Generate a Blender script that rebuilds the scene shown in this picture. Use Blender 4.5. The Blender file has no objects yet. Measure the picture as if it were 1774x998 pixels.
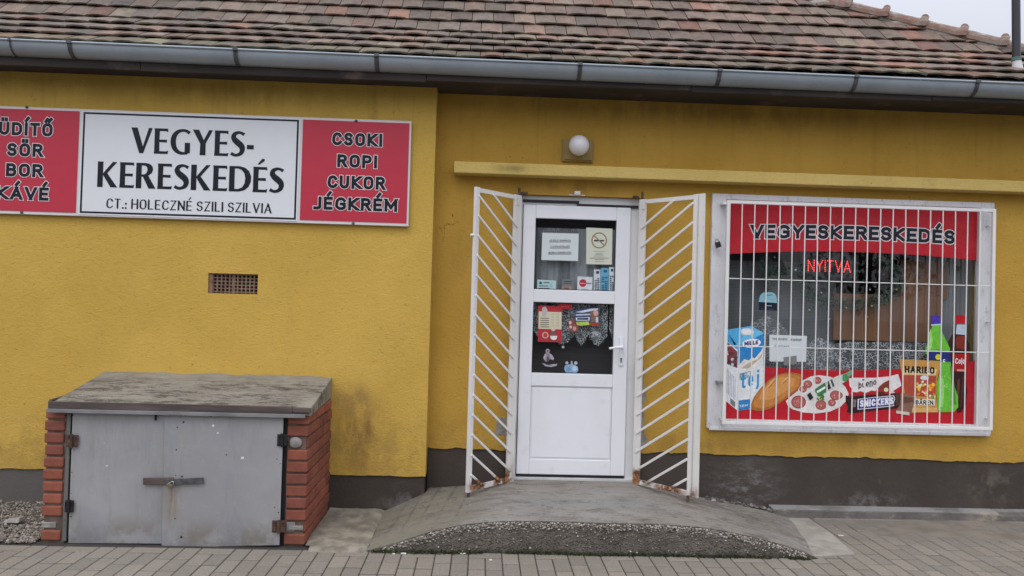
import bpy, bmesh, math, random
from mathutils import Vector, Matrix, noise as mnoise
rnd = random.Random(7)
S = bpy.context.scene
COL = S.collection

# ------------------------------------------------------------------ camera
YAW, PITCH, ROLL, CAMZ, CAMD, FPX, IW, IH = .0376, .0192, .0282, 1.5251, 5.7606, 1349.3, 1774, 998
_cy, _sy, _cp, _sp = math.cos(YAW), math.sin(YAW), math.cos(PITCH), math.sin(PITCH)
FWD = Vector((_sy*_cp, _cy*_cp, _sp)); _r0 = Vector((_cy, -_sy, 0)); _u0 = _r0.cross(FWD)
RGT = _r0*math.cos(ROLL) + _u0*math.sin(ROLL); UPV = -_r0*math.sin(ROLL) + _u0*math.cos(ROLL)
CAM = Vector((0, -CAMD, CAMZ))
cd = bpy.data.cameras.new('camera'); cam = bpy.data.objects.new('camera', cd); COL.objects.link(cam)
cd.sensor_width = 36; cd.lens = FPX/IW*36; cd.clip_start = .05; cd.clip_end = 500
m = Matrix((RGT, UPV, -FWD)).transposed().to_4x4(); m.translation = CAM; cam.matrix_world = m
S.camera = cam

# ------------------------------------------------------------------ overcast sky
W = bpy.data.worlds.new("World"); S.world = W; W.use_nodes = True
nt = W.node_tree; N = nt.nodes; L = nt.links; bg = N['Background']
SUN_EL, SUN_AZ = math.radians(58), math.radians(205)       # azimuth from +Y, clockwise: behind and left of the camera
sky = N.new('ShaderNodeTexSky'); sky.sky_type = 'NISHITA'; sky.sun_disc = False
sky.sun_elevation = SUN_EL; sky.sun_rotation = SUN_AZ; sky.dust_density = 3
tc = N.new('ShaderNodeTexCoord'); sx = N.new('ShaderNodeSeparateXYZ'); L.new(tc.outputs['Generated'], sx.inputs[0])
mr = N.new('ShaderNodeMapRange'); mr.inputs[1].default_value = 0; mr.inputs[2].default_value = 1
mr.inputs[3].default_value = 4.6; mr.inputs[4].default_value = 19.5; L.new(sx.outputs[2], mr.inputs[0])
nz = N.new('ShaderNodeTexNoise'); nz.inputs['Scale'].default_value = 1.6; nz.inputs['Detail'].default_value = 4
mz = N.new('ShaderNodeMapRange'); mz.inputs[3].default_value = .93; mz.inputs[4].default_value = 1.07
L.new(tc.outputs['Generated'], nz.inputs['Vector']); L.new(nz.outputs['Fac'], mz.inputs[0])
mm = N.new('ShaderNodeMath'); mm.operation = 'MULTIPLY'; L.new(mr.outputs[0], mm.inputs[0]); L.new(mz.outputs[0], mm.inputs[1])
m4 = N.new('ShaderNodeMapRange'); m4.inputs[1].default_value = -1; m4.inputs[2].default_value = 1; m4.inputs[3].default_value = 1.28; m4.inputs[4].default_value = .72; L.new(sx.outputs[1], m4.inputs[0])
m5 = N.new('ShaderNodeMath'); m5.operation = 'MULTIPLY'; L.new(mm.outputs[0], m5.inputs[0]); L.new(m4.outputs[0], m5.inputs[1]); mm = m5      # the cloud is brighter on the sun's side
cc = N.new('ShaderNodeVectorMath'); cc.operation = 'SCALE'; cc.inputs[0].default_value = (.915, .945, 1.06)
L.new(mm.outputs[0], cc.inputs['Scale'])
mx = N.new('ShaderNodeMix'); mx.data_type = 'RGBA'; mx.inputs[0].default_value = .92
L.new(sky.outputs[0], mx.inputs[6]); L.new(cc.outputs[0], mx.inputs[7])
L.new(mx.outputs[2], bg.inputs[0]); bg.inputs[1].default_value = .1
sl = bpy.data.lights.new('sun', 'SUN'); so = bpy.data.objects.new('sun', sl); COL.objects.link(so)
sl.energy = .55; sl.angle = math.radians(25); sl.color = (1, .97, .92)
sd = Vector((math.sin(SUN_AZ)*math.cos(SUN_EL), math.cos(SUN_AZ)*math.cos(SUN_EL), math.sin(SUN_EL)))
so.rotation_euler = sd.to_track_quat('Z', 'Y').to_euler(); so.location = (0, -8, 8)
S.view_settings.view_transform = 'Standard'; S.view_settings.look = 'None'
S.view_settings.exposure = 0.27; S.view_settings.gamma = 1; S.view_settings.use_curve_mapping = False
S.cycles.max_bounces = 7; S.cycles.transparent_max_bounces = 24

# ------------------------------------------------------------------ helpers
def P(x, y, Y):                      # point of the photograph on the vertical plane y = Y
    d = FWD*FPX + RGT*(x-IW/2) - UPV*(y-IH/2)
    return CAM + d*((Y-CAM.y)/d.y)
def PZ(x, y, Z):
    d = FWD*FPX + RGT*(x-IW/2) - UPV*(y-IH/2)
    return CAM + d*((Z-CAM.z)/d.z)
def pr(x0, y0, x1, y1, Y):
    a = P(x0, y0, Y); b = P(x1, y1, Y); return a.x, b.x, b.z, a.z      # X0, X1, Z0, Z1
def hexc(r, g, b):                   # display value to linear
    f = lambda c: (c/255/12.92) if c/255 <= .04045 else ((c/255+.055)/1.055)**2.4
    return (f(r), f(g), f(b))

class NT:
    def __init__(s, name):
        s.m = bpy.data.materials.new(name); s.m.use_nodes = True
        s.t = s.m.node_tree; s.n = s.t.nodes; s.l = s.t.links; s.b = s.n['Principled BSDF']
        g = s.n.new('ShaderNodeNewGeometry'); s.pos = g.outputs['Position']
    def noise(s, scale, detail=4, rough=.55, stretch=(1,1,1), dist=0):
        v = s.pos
        if stretch != (1,1,1):
            k = s.n.new('ShaderNodeVectorMath'); k.operation = 'MULTIPLY'; s.l.new(v, k.inputs[0]); k.inputs[1].default_value = stretch; v = k.outputs[0]
        t = s.n.new('ShaderNodeTexNoise'); t.inputs['Scale'].default_value = scale; t.inputs['Detail'].default_value = detail
        t.inputs['Roughness'].default_value = rough; t.inputs['Distortion'].default_value = dist; s.l.new(v, t.inputs['Vector']); return t.outputs['Fac']
    def vor(s, scale, feature='F1', out='Distance', stretch=(1,1,1)):
        v = s.pos
        if stretch != (1,1,1):
            k = s.n.new('ShaderNodeVectorMath'); k.operation = 'MULTIPLY'; s.l.new(v, k.inputs[0]); k.inputs[1].default_value = stretch; v = k.outputs[0]
        t = s.n.new('ShaderNodeTexVoronoi'); t.feature = feature; t.inputs['Scale'].default_value = scale; s.l.new(v, t.inputs['Vector']); return t.outputs[out]
    def ramp(s, fac, a, b, lo=0, hi=1):
        r = s.n.new('ShaderNodeMapRange'); r.interpolation_type = 'SMOOTHSTEP'; s.l.new(fac, r.inputs[0])
        for i, v in enumerate((a, b, lo, hi)): r.inputs[i+1].default_value = v
        return r.outputs[0]
    def mul(s, a, b, op='MULTIPLY'):
        k = s.n.new('ShaderNodeMath'); k.operation = op
        for i, v in enumerate((a, b)):
            if isinstance(v, (int, float)): k.inputs[i].default_value = v
            else: s.l.new(v, k.inputs[i])
        return k.outputs[0]
    def mix(s, fac, a, b, blend='MIX'):
        k = s.n.new('ShaderNodeMix'); k.data_type = 'RGBA'; k.blend_type = blend
        if isinstance(fac, (int, float)): k.inputs[0].default_value = fac
        else: s.l.new(fac, k.inputs[0])
        for i, v in ((6, a), (7, b)):
            if isinstance(v, tuple): k.inputs[i].default_value = (*v[:3], 1)
            else: s.l.new(v, k.inputs[i])
        return k.outputs[2]
    def blob(s, c, r):               # 1 at point c fading to 0 at radii r
        k = s.n.new('ShaderNodeVectorMath'); k.operation = 'SUBTRACT'; s.l.new(s.pos, k.inputs[0]); k.inputs[1].default_value = c
        d = s.n.new('ShaderNodeVectorMath'); d.operation = 'DIVIDE'; s.l.new(k.outputs[0], d.inputs[0]); d.inputs[1].default_value = r
        e = s.n.new('ShaderNodeVectorMath'); e.operation = 'LENGTH'; s.l.new(d.outputs[0], e.inputs[0])
        return s.ramp(e.outputs['Value'], 0, 1, 1, 0)
    def xyz(s, i):
        k = s.n.new('ShaderNodeSeparateXYZ'); s.l.new(s.pos, k.inputs[0]); return k.outputs[i]
    def attr(s):
        a = s.n.new('ShaderNodeAttribute'); a.attribute_name = 'Col'; return a.outputs['Color']
    def col(s, v):
        if isinstance(v, tuple): s.b.inputs['Base Color'].default_value = (*v[:3], 1)
        else: s.l.new(v, s.b.inputs['Base Color'])
    def rough(s, v):
        if isinstance(v, (int, float)): s.b.inputs['Roughness'].default_value = v
        else: s.l.new(v, s.b.inputs['Roughness'])
    def bump(s, h, strength=.5, dist=.01):
        k = s.n.new('ShaderNodeBump'); k.inputs['Strength'].default_value = strength; k.inputs['Distance'].default_value = dist
        s.l.new(h, k.inputs['Height']); s.l.new(k.outputs[0], s.b.inputs['Normal'])
def simple(name, c, rough=.6, metal=0, var=.12, scale=6, bump=0, bscale=60, dirt=None, stretch=(1,1,1), spec=.5):
    t = NT(name); k = tuple(x*(1-var) for x in c); k2 = tuple(min(1, x*(1+var)) for x in c)
    o = t.mix(t.ramp(t.noise(scale, 5, stretch=stretch), .3, .7), k, k2)
    if dirt: o = t.mix(t.mul(t.ramp(t.noise(dirt[1], 6, .65), .55, .75), dirt[2]), o, dirt[0])
    t.col(o); t.rough(rough); t.b.inputs['Metallic'].default_value = metal; t.b.inputs['Specular IOR Level'].default_value = spec
    if bump: t.bump(t.noise(bscale, 4), bump, .005)
    return t.m

class MB:
    def __init__(s): s.v = []; s.f = []; s.c = []; s.m = []; s.sm = []
    def add(s, vs, fs, col=None, mi=0, smooth=False):
        o = len(s.v); s.v += [tuple(p) for p in vs]
        for f in fs: s.f.append([o+i for i in f]); s.c.append(col); s.m.append(mi); s.sm.append(smooth)
        return s
    def box(s, x0, x1, y0, y1, z0, z1, col=None, mi=0):
        if x0 > x1: x0, x1 = x1, x0
        if y0 > y1: y0, y1 = y1, y0
        if z0 > z1: z0, z1 = z1, z0
        v = [(x,y,z) for z in (z0,z1) for y in (y0,y1) for x in (x0,x1)]
        return s.add(v, [(0,2,3,1),(4,5,7,6),(0,1,5,4),(2,6,7,3),(0,4,6,2),(1,3,7,5)], col, mi)
    def hexa(s, p, col=None, mi=0):   # 8 points: bottom 4 (ccw), top 4
        return s.add(p, [(3,2,1,0),(4,5,6,7),(0,1,5,4),(1,2,6,5),(2,3,7,6),(3,0,4,7)], col, mi)
    def chamfer_block(s, x0, x1, y0, y1, z0, z1, b, col=None, jit=0):
        v = []
        for (a, z) in ((0, z0), (0, z1-b), (b, z1)):
            v += [(x0+a,y0+a,z),(x1-a,y0+a,z),(x1-a,y1-a,z),(x0+a,y1-a,z)]
        f = [(8,9,10,11)]
        for k in (0, 4):
            for i in range(4): f.append((k+i, k+(i+1)%4, k+4+(i+1)%4, k+4+i))
        return s.add(v, f, col)
    def prism(s, pts, y0, y1, col=None, mi=0):   # polygon in (x,z) from y0 (front) to y1
        n = len(pts)
        a = sum(pts[i][0]*pts[(i+1)%n][1]-pts[(i+1)%n][0]*pts[i][1] for i in range(n))
        if a < 0: pts = pts[::-1]
        v = [(p[0], y0, p[1]) for p in pts] + [(p[0], y1, p[1]) for p in pts]
        f = [tuple(range(n)), tuple(range(2*n-1, n-1, -1))] + [((i+1)%n, i, n+i, n+(i+1)%n) for i in range(n)]
        return s.add(v, f, col, mi)
    def flat(s, pts, y, col=None, mi=0):
        n = len(pts)
        a = sum(pts[i][0]*pts[(i+1)%n][1]-pts[(i+1)%n][0]*pts[i][1] for i in range(n))
        if a < 0: pts = pts[::-1]
        return s.add([(p[0], y, p[1]) for p in pts], [tuple(range(n))], col, mi)
    def tube(s, pts, r, n=8, col=None, mi=0, caps=True, smooth=True, closed=False):
        pts = [Vector(p) for p in pts]; k = len(pts); rs = r if isinstance(r, (list, tuple)) else [r]*k
        v = []; up = None
        for i, p in enumerate(pts):
            a = pts[max(i-1,0)] if not closed else pts[i-1]; b = pts[min(i+1,k-1)] if not closed else pts[(i+1)%k]
            t = (b-a).normalized()
            if up is None:
                up = Vector((0,0,1)) if abs(t.z) < .9 else Vector((0,1,0))
            e = (up - t*up.dot(t)).normalized(); up = e; g = t.cross(e)
            for j in range(n):
                an = 2*math.pi*j/n; v.append(p + (e*math.cos(an)+g*math.sin(an))*rs[i])
        f = []
        for i in range(k if closed else k-1):
            for j in range(n):
                a = i*n; b = ((i+1)%k)*n; f.append((a+j, a+(j+1)%n, b+(j+1)%n, b+j))
        s.add(v, f, col, mi, smooth)
        if caps and not closed: s.add(v[:n][::-1], [tuple(range(n))], col, mi); s.add(v[-n:], [tuple(range(n))], col, mi)
        return s
    def ball(s, c, r, n=12, m=8, col=None, mi=0, sc=(1,1,1)):
        v = []; f = []
        for i in range(m+1):
            t = math.pi*i/m
            for j in range(n):
                a = 2*math.pi*j/n; v.append((c[0]+r*sc[0]*math.sin(t)*math.cos(a), c[1]+r*sc[1]*math.sin(t)*math.sin(a), c[2]+r*sc[2]*math.cos(t)))
        for i in range(m):
            for j in range(n): f.append((i*n+j, (i+1)*n+j, (i+1)*n+(j+1)%n, i*n+(j+1)%n))
        return s.add(v, f, col, mi, True)
    def bar(s, a, b, w, d, up=(0,-1,0), col=None, mi=0):   # rectangular bar from a to b, w across, d along 'up'
        a = Vector(a); b = Vector(b); t = (b-a).normalized(); u = Vector(up); u = (u - t*u.dot(t)).normalized(); g = t.cross(u)
        q = []
        for p in (a, b):
            q += [p+g*w/2-u*d/2, p-g*w/2-u*d/2, p-g*w/2+u*d/2, p+g*w/2+u*d/2]
        return s.add(q, [(3,2,1,0),(4,5,6,7),(0,1,5,4),(1,2,6,5),(2,3,7,6),(3,0,4,7)], col, mi)
    def build(s, name, mat, parent=None, bev=0, seg=2, smooth=False):
        me = bpy.data.meshes.new(name); o = bpy.data.objects.new(name, me)
        if parent is not None: org = ORG[parent.name]
        else:
            xs = [p[0] for p in s.v]; ys = [p[1] for p in s.v]; zs = [p[2] for p in s.v]
            org = Vector(((min(xs)+max(xs))/2, (min(ys)+max(ys))/2, min(zs)))
        me.from_pydata([(p[0]-org.x, p[1]-org.y, p[2]-org.z) for p in s.v], [], s.f)
        if any(c is not None for c in s.c):
            ca = me.color_attributes.new('Col', 'FLOAT_COLOR', 'CORNER')
            for poly in me.polygons:
                c = s.c[poly.index] or (.5,.5,.5)
                for li in poly.loop_indices: ca.data[li].color = (*c[:3], 1)
        for mt in (mat if isinstance(mat, (list, tuple)) else [mat]): me.materials.append(mt)
        for poly in me.polygons:
            poly.material_index = s.m[poly.index]; poly.use_smooth = smooth or s.sm[poly.index]
        bm = bmesh.new(); bm.from_mesh(me); bmesh.ops.recalc_face_normals(bm, faces=bm.faces) if RECALC[0] else None; bm.to_mesh(me); bm.free()
        COL.objects.link(o)
        if parent is not None: o.parent = parent; ORG[o.name] = org
        else: o.location = org; ORG[o.name] = org
        if bev:
            b = o.modifiers.new('bevel', 'BEVEL'); b.width = bev; b.segments = seg; b.limit_method = 'ANGLE'
        return o
RECALC = [False]
ORG = {}
def thing(name, label, cat, loc, group=None):
    o = bpy.data.objects.new(name, None); COL.objects.link(o); o.location = loc; o.empty_display_size = .1
    o['label'] = label; o['category'] = cat
    if group: o['group'] = group
    ORG[o.name] = Vector(loc); return o
def tag(o, label, cat, group=None, kind=None):
    o['label'] = label; o['category'] = cat
    if group: o['group'] = group
    if kind: o['kind'] = kind
    return o
def struct(o): o['kind'] = 'structure'; return o

# ------------------------------------------------------------------ lettering built from strokes
def arc(cx, cy, rx, ry, a0, a1, n=10):
    return [(cx+rx*math.cos(math.radians(a0+(a1-a0)*i/n)), cy+ry*math.sin(math.radians(a0+(a1-a0)*i/n))) for i in range(n+1)]
def _S():
    return arc(.5,.76,.48,.24,25,270,10) + arc(.5,.26,.5,.26,90,-155,10)[1:]
def rr(x0,x1,r=.45):   # closed rounded O
    return arc(x1-r,1-.32,r,.32,0,90,5)+arc(x0+r,1-.32,r,.32,90,180,5)+arc(x0+r,.32,r,.32,180,270,5)+arc(x1-r,.32,r,.32,270,360,5)
G = {
 'A': (.62,[[(0,0),(.5,1)],[(.5,1),(1,0)],[(.2,.3),(.8,.3)]]),
 'B': (.52,[[(0,0),(0,1)],[(0,1),(.5,1)]+arc(.55,.77,.37,.23,90,-90,8)+[(0,.54)],[(0,.54),(.55,.54)]+arc(.6,.27,.4,.27,90,-90,8)+[(0,0)]]),
 'C': (.54,[arc(.55,.62,.5,.38,30,180,9)+arc(.55,.38,.55,.38,180,330,9)]),
 'D': (.56,[[(0,0),(0,1)],[(0,1),(.4,1)]+arc(.45,.6,.55,.4,90,0,6)+arc(.45,.4,.55,.4,0,-90,6)+[(0,0)]]),
 'E': (.44,[[(0,0),(0,1)],[(0,1),(1,1)],[(0,.5),(.88,.5)],[(0,0),(1,0)]]),
 'G': (.58,[arc(.55,.62,.5,.38,32,180,9)+arc(.55,.38,.55,.38,180,300,7)+[(1,.12),(1,.47)],[(.6,.47),(1,.47)]]),
 'H': (.56,[[(0,0),(0,1)],[(1,0),(1,1)],[(0,.5),(1,.5)]]),
 'I': (0,[[(.5,0),(.5,1)]]),
 'J': (.3,[[(1,1),(1,.2)]+arc(.5,.2,.5,.2,0,-90,5)+[(-.2,0)]]),
 'K': (.54,[[(0,0),(0,1)],[(.95,1),(.1,.5)],[(.1,.5),(1,0)]]),
 'L': (.42,[[(0,0),(0,1)],[(0,0),(1,0)]]),
 'M': (.72,[[(0,0),(0,1)],[(0,1),(.5,.25)],[(.5,.25),(1,1)],[(1,1),(1,0)]]),
 'N': (.58,[[(0,0),(0,1)],[(0,1),(1,0)],[(1,0),(1,1)]]),
 'O': (.56,[rr(0,1)+['c']]),
 'P': (.5,[[(0,0),(0,1)],[(0,1),(.5,1)]+arc(.55,.73,.45,.27,90,-90,8)+[(0,.46)]]),
 'R': (.52,[[(0,0),(0,1)],[(0,1),(.5,1)]+arc(.55,.75,.42,.25,90,-90,8)+[(0,.5)],[(.5,.5),(1,0)]]),
 'S': (.48,[_S()]),
 'T': (.5,[[(.5,0),(.5,1)],[(0,1),(1,1)]]),
 'U': (.54,[[(0,1),(0,.35)]+arc(.5,.35,.5,.35,180,360,10)+[(1,1)]]),
 'V': (.6,[[(0,1),(.5,0)],[(.5,0),(1,1)]]),
 'Y': (.58,[[(0,1),(.5,.45)],[(1,1),(.5,.45)],[(.5,.45),(.5,0)]]),
 'Z': (.5,[[(0,1),(1,1)],[(1,1),(0,0)],[(0,0),(1,0)]]),
 '-': (.3,[[(0,.36),(1,.36)]]), '.': (0,[[(.5,0),(.5,.02)]]), ':': (0,[[(.5,0),(.5,.02)],[(.5,.5),(.5,.52)]]),
 '1': (.2,[[(0,.8),(1,1)],[(1,1),(1,0)]]), '!': (0,[[(.5,.3),(.5,1)],[(.5,0),(.5,.03)]]),
 'e': (.42,[[(0,.35),(1,.35)],arc(.5,.35,.5,.35,0,300,12)]),
 't': (.3,[[(.3,1),(.3,.15)]+arc(.6,.15,.3,.15,180,270,4)+[(1,0)],[(-.3,.66),(1,.66)]]),
 'j': (.15,[[(1,.66),(1,-.2),(.2,-.32)],[(1,.98),(1,1.0)]]),
 'b': (.42,[[(0,1),(0,0)],arc(.5,.35,.5,.35,0,360,12)]),
 'u': (.4,[[(0,.7),(0,.25)]+arc(.5,.25,.5,.25,180,360,8)+[(1,.7)],[(1,.7),(1,0)]]),
 'n': (.4,[[(0,.7),(0,0)],[(0,.45)]+arc(.5,.45,.5,.25,180,0,8)+[(1,0)]]),
 'o': (.42,[arc(.5,.35,.5,.35,0,345,14)+['c']]),
 'a': (.42,[arc(.5,.35,.5,.35,0,345,14)+['c'],[(1,.7),(1,0)]]),
 'c': (.38,[arc(.5,.35,.5,.35,45,315,10)]),
 'l': (0,[[(.5,0),(.5,1)]]), 'i': (0,[[(.5,0),(.5,.7)],[(.5,.95),(.5,.98)]]),
 'r': (.25,[[(0,.7),(0,0)],[(0,.4),(.5,.68),(1,.68)]]),
 's': (.36,[[(p[0],p[1]*.7) for p in _S()]]),
 'd': (.42,[[(1,1),(1,0)],arc(.5,.35,.5,.35,0,345,14)+['c']]),
 'z': (.36,[[(0,.7),(1,.7),(0,0),(1,0)]]), 'v': (.4,[[(0,.7),(.5,0),(1,.7)]]), 'k': (.38,[[(0,1),(0,0)],[(.9,.7),(.1,.3)],[(.1,.3),(1,0)]]),
 'm': (.62,[[(0,.7),(0,0)],[(0,.5),(.25,.7),(.5,.5),(.5,0)],[(.5,.5),(.75,.7),(1,.5),(1,0)]]),
 'g': (.42,[arc(.5,.35,.5,.35,0,345,14)+['c'],[(1,.7),(1,-.15),(.5,-.32),(0,-.2)]]),
 'p': (.42,[[(0,.7),(0,-.3)],arc(.5,.35,.5,.35,0,345,14)+['c']]),
 'h': (.4,[[(0,1),(0,0)],[(0,.45)]+arc(.5,.45,.5,.25,180,0,8)+[(1,0)]]),
 'y': (.4,[[(0,.7),(.5,0)],[(1,.7),(.3,-.3)]]),
}
ACC = {'É':('E',"'"),'Á':('A',"'"),'Í':('I',"'"),'Ü':('U','"'),'Ö':('O','"'),'Ő':('O',"''"),'Ä':('A','"'),'á':('a','.'),'é':('e','.'),'í':('l',''),'ó':('o','.')}
def strip(pts, w, closed=False, cap=0, thick=None):
    """quads (as lists of 4 points) covering a polyline of width w; thick(dx,dz) may give the width per segment"""
    pts = [p for i, p in enumerate(pts) if i == 0 or math.hypot(p[0]-pts[i-1][0], p[1]-pts[i-1][1]) > 1e-4]
    if closed and math.hypot(pts[0][0]-pts[-1][0], pts[0][1]-pts[-1][1]) < 1e-4: pts = pts[:-1]
    n = len(pts); segs = n if closed else n-1; nrm = []; ws = []
    for i in range(segs):
        a = pts[i]; b = pts[(i+1)%n]; dx, dz = b[0]-a[0], b[1]-a[1]; l = math.hypot(dx, dz) or 1e-9
        nrm.append((-dz/l, dx/l)); ws.append(thick(dx/l, dz/l) if thick else w)
    Lp = []; Rp = []
    for i in range(n):
        if closed: a, b = (i-1)%segs, i
        else: a, b = max(i-1, 0), min(i, segs-1)
        mx_, mz_ = nrm[a][0]+nrm[b][0], nrm[a][1]+nrm[b][1]; l = math.hypot(mx_, mz_) or 1e-9; mx_ /= l; mz_ /= l
        k = max(.5, mx_*nrm[a][0]+mz_*nrm[a][1]); ww = (ws[a]+ws[b])/4/k
        x, z = pts[i]
        if cap and not closed:
            if i == 0: x -= nrm[0][1]*cap*ws[0]/2; z += nrm[0][0]*cap*ws[0]/2
            if i == n-1: x += nrm[-1][1]*cap*ws[-1]/2; z -= nrm[-1][0]*cap*ws[-1]/2
        Lp.append((x+mx_*ww, z+mz_*ww)); Rp.append((x-mx_*ww, z-mz_*ww))
    return [[Lp[i], Rp[i], Rp[(i+1)%n], Lp[(i+1)%n]] for i in range(segs)]
def layout(text, wide=1.0, sp=.16, w=.2):
    """strokes of a line of text, cap height 1, left at 0: [(pts, closed)], total width"""
    x = 0; out = []
    for ch in text:
        if ch == ' ': x += .34*wide; continue
        acc = None
        if ch in ACC: ch, acc = ACC[ch]
        gw, strokes = G.get(ch, G['n']); gw *= wide
        for st in strokes:
            cl = st[-1] == 'c'; st = st[:-1] if cl else st
            out.append(([(x+w/2+p[0]*gw, w/2+p[1]*(1-w)) for p in st], cl))
        c = x+w/2+gw/2; a = .13
        if acc == "'": out.append(([(c-.02, 1.13), (c+.13, 1.33)], False))
        if acc == '"': out += [([(c-a, 1.14), (c-a, 1.22)], False), ([(c+a, 1.14), (c+a, 1.22)], False)]
        if acc == "''": out += [([(c-a, 1.12), (c-.02, 1.3)], False), ([(c+a*.8, 1.12), (c+.25, 1.3)], False)]
        x += gw + w + sp
    return out, x-sp
NIBT = [(0,0),(45,.08),(60,.22),(72,.42),(86,1),(95,1),(128,1),(150,.45),(170,.05),(180,0)]
def clipz(q, lo, hi):
    for sgn, lim in ((1, lo), (-1, -hi)):
        out = []
        for i in range(len(q)):
            a, b = q[i], q[(i+1) % len(q)]; da, db = sgn*a[1]-lim, sgn*b[1]-lim
            if da >= 0: out.append(a)
            if (da >= 0) != (db >= 0): t_ = da/(da-db); out.append((a[0]+(b[0]-a[0])*t_, a[1]+(b[1]-a[1])*t_))
        q = out
        if len(q) < 3: return None
    return q
def text(mb, s, x0, x1, z0, h, y, col, w=.2, wide=None, sp=.16, outline=0, ocol=None, nib=None, step=.00006, mi=0, slope=0, arch=0, z1=None):
    """write s on the plane y between x0 and x1 (front towards -y), base line z0, cap height h"""
    _, t0_ = layout(s, 0.0, sp, w); _, t1_ = layout(s, 1.0, sp, w)       # choose the letter width so that strokes keep their weight
    wide = max(.35, min(1.6, ((x1-x0)/h-t0_)/max(.01, t1_-t0_)))
    st, tw = layout(s, wide, sp, w); kx = (x1-x0)/tw; n = 0
    def put(ex, c, lay):
        nonlocal n
        for pts, cl in st:
            th = None
            if nib:
                def th(dx, dz):
                    a_ = math.degrees(math.atan2(dz, dx)) % 180
                    return nib[0]+(nib[1]-nib[0])*interp(NIBT, a_)+2*ex
            pts = list(pts); low = max(p[1] for p in pts) < 1.05
            if not cl and low and not (len(pts) == 2 and abs(pts[0][1]-pts[1][1]) < .3):
                for e_, f_ in ((0, 1), (-1, -2)):
                    if min(abs(pts[e_][1]-w/2), abs(pts[e_][1]-1+w/2)) < .02 and abs(pts[e_][1]-pts[f_][1]) > .25:
                        dx, dz = pts[e_][0]-pts[f_][0], pts[e_][1]-pts[f_][1]; k_ = w/abs(dz); pts[e_] = (pts[e_][0]+dx*k_, pts[e_][1]+dz*k_)
            for q in strip(pts, w+2*ex, cl, cap=1, thick=th):
                if low: q = clipz(q, -.32-ex if s.islower() or not s.isupper() else -ex, 1+ex)
                if not q: continue
                qq = [(x0+p[0]*kx, z0+p[1]*h+slope*p[0]*kx+arch*(1-(2*p[0]/tw-1)**2)) for p in q]
                mb.flat(qq, y-lay-step*(n % 12), c, mi)
            n += 1
    if outline: put(outline, ocol, 0); put(0, col, .0009)
    else: put(0, col, 0)
def interp(T, x):
    if x <= T[0][0]: return T[0][1]
    for (a, b), (c, d) in zip(T[:-1], T[1:]):
        if x <= c: return b+(d-b)*(x-a)/(c-a)
    return T[-1][1]
# flared display capitals drawn as outlines: (width, polygons, tapered spines [(x, z, width)])
DISP = {
 'E': (.53, [[(0,0),(.52,0),(.54,.13),(.515,.13),(.48,.105),(.205,.105),(.20,.46),(.47,.455),(.48,.445),(.48,.575),(.47,.565),(.20,.56),(.205,.895),(.46,.895),(.495,.87),(.52,.87),(.51,1),(0,1),(.012,.85),(.012,.15)]], []),
 'V': (.80, [[(0,1),(.235,1),(.455,.27),(.655,1),(.80,1),(.475,0),(.325,0)]], []),
 'Y': (.76, [[(0,1),(.24,1),(.425,.60),(.61,1),(.76,1),(.50,.47),(.505,0),(.285,0),(.295,.45)]], []),
 'K': (.74, [[(0,0),(.205,0),(.20,.48),(.49,0),(.74,0),(.355,.55),(.71,1),(.55,1),(.20,.54),(.205,1),(0,1)]], []),
 'R': (.72, [[(0,0),(.205,0),(.20,1),(0,1)], [(.198,1),(.36,1),(.5,.965),(.59,.88),(.62,.75),(.58,.62),(.47,.52),(.37,.47),(.198,.46),(.198,.545),(.30,.55),(.38,.61),(.415,.73),(.395,.84),(.33,.895),(.198,.90)], [(.235,.50),(.44,.53),(.73,0),(.475,0)]], []),
 'D': (.81, [[(0,0),(.205,0),(.20,1),(0,1)], [(.198,1),(.38,1),(.58,.95),(.73,.82),(.81,.62),(.81,.42),(.73,.20),(.58,.06),(.38,0),(.198,0),(.198,.10),(.34,.10),(.49,.17),(.575,.33),(.595,.53),(.555,.73),(.45,.86),(.33,.905),(.198,.905)]], []),
 'S': (.56, [], [[(.515,.87,.13),(.40,.935,.10),(.28,.945,.115),(.155,.88,.155),(.115,.76,.19),(.17,.65,.22),(.29,.54,.24),(.41,.43,.23),(.46,.30,.20),(.42,.15,.16),(.30,.065,.12),(.17,.055,.11),(.035,.12,.13)]]),
 'G': (.77, [[(.555,.035),(.755,.065),(.755,.47),(.555,.47)]], [[(.73,.85,.13),(.60,.935,.11),(.46,.95,.11),(.30,.90,.14),(.17,.76,.18),(.115,.53,.20),(.16,.28,.19),(.29,.11,.15),(.46,.05,.11),(.66,.065,.10)]]),
 '-': (.26, [[(0,.30),(.26,.30),(.26,.47),(0,.47)]], []),
}
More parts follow.
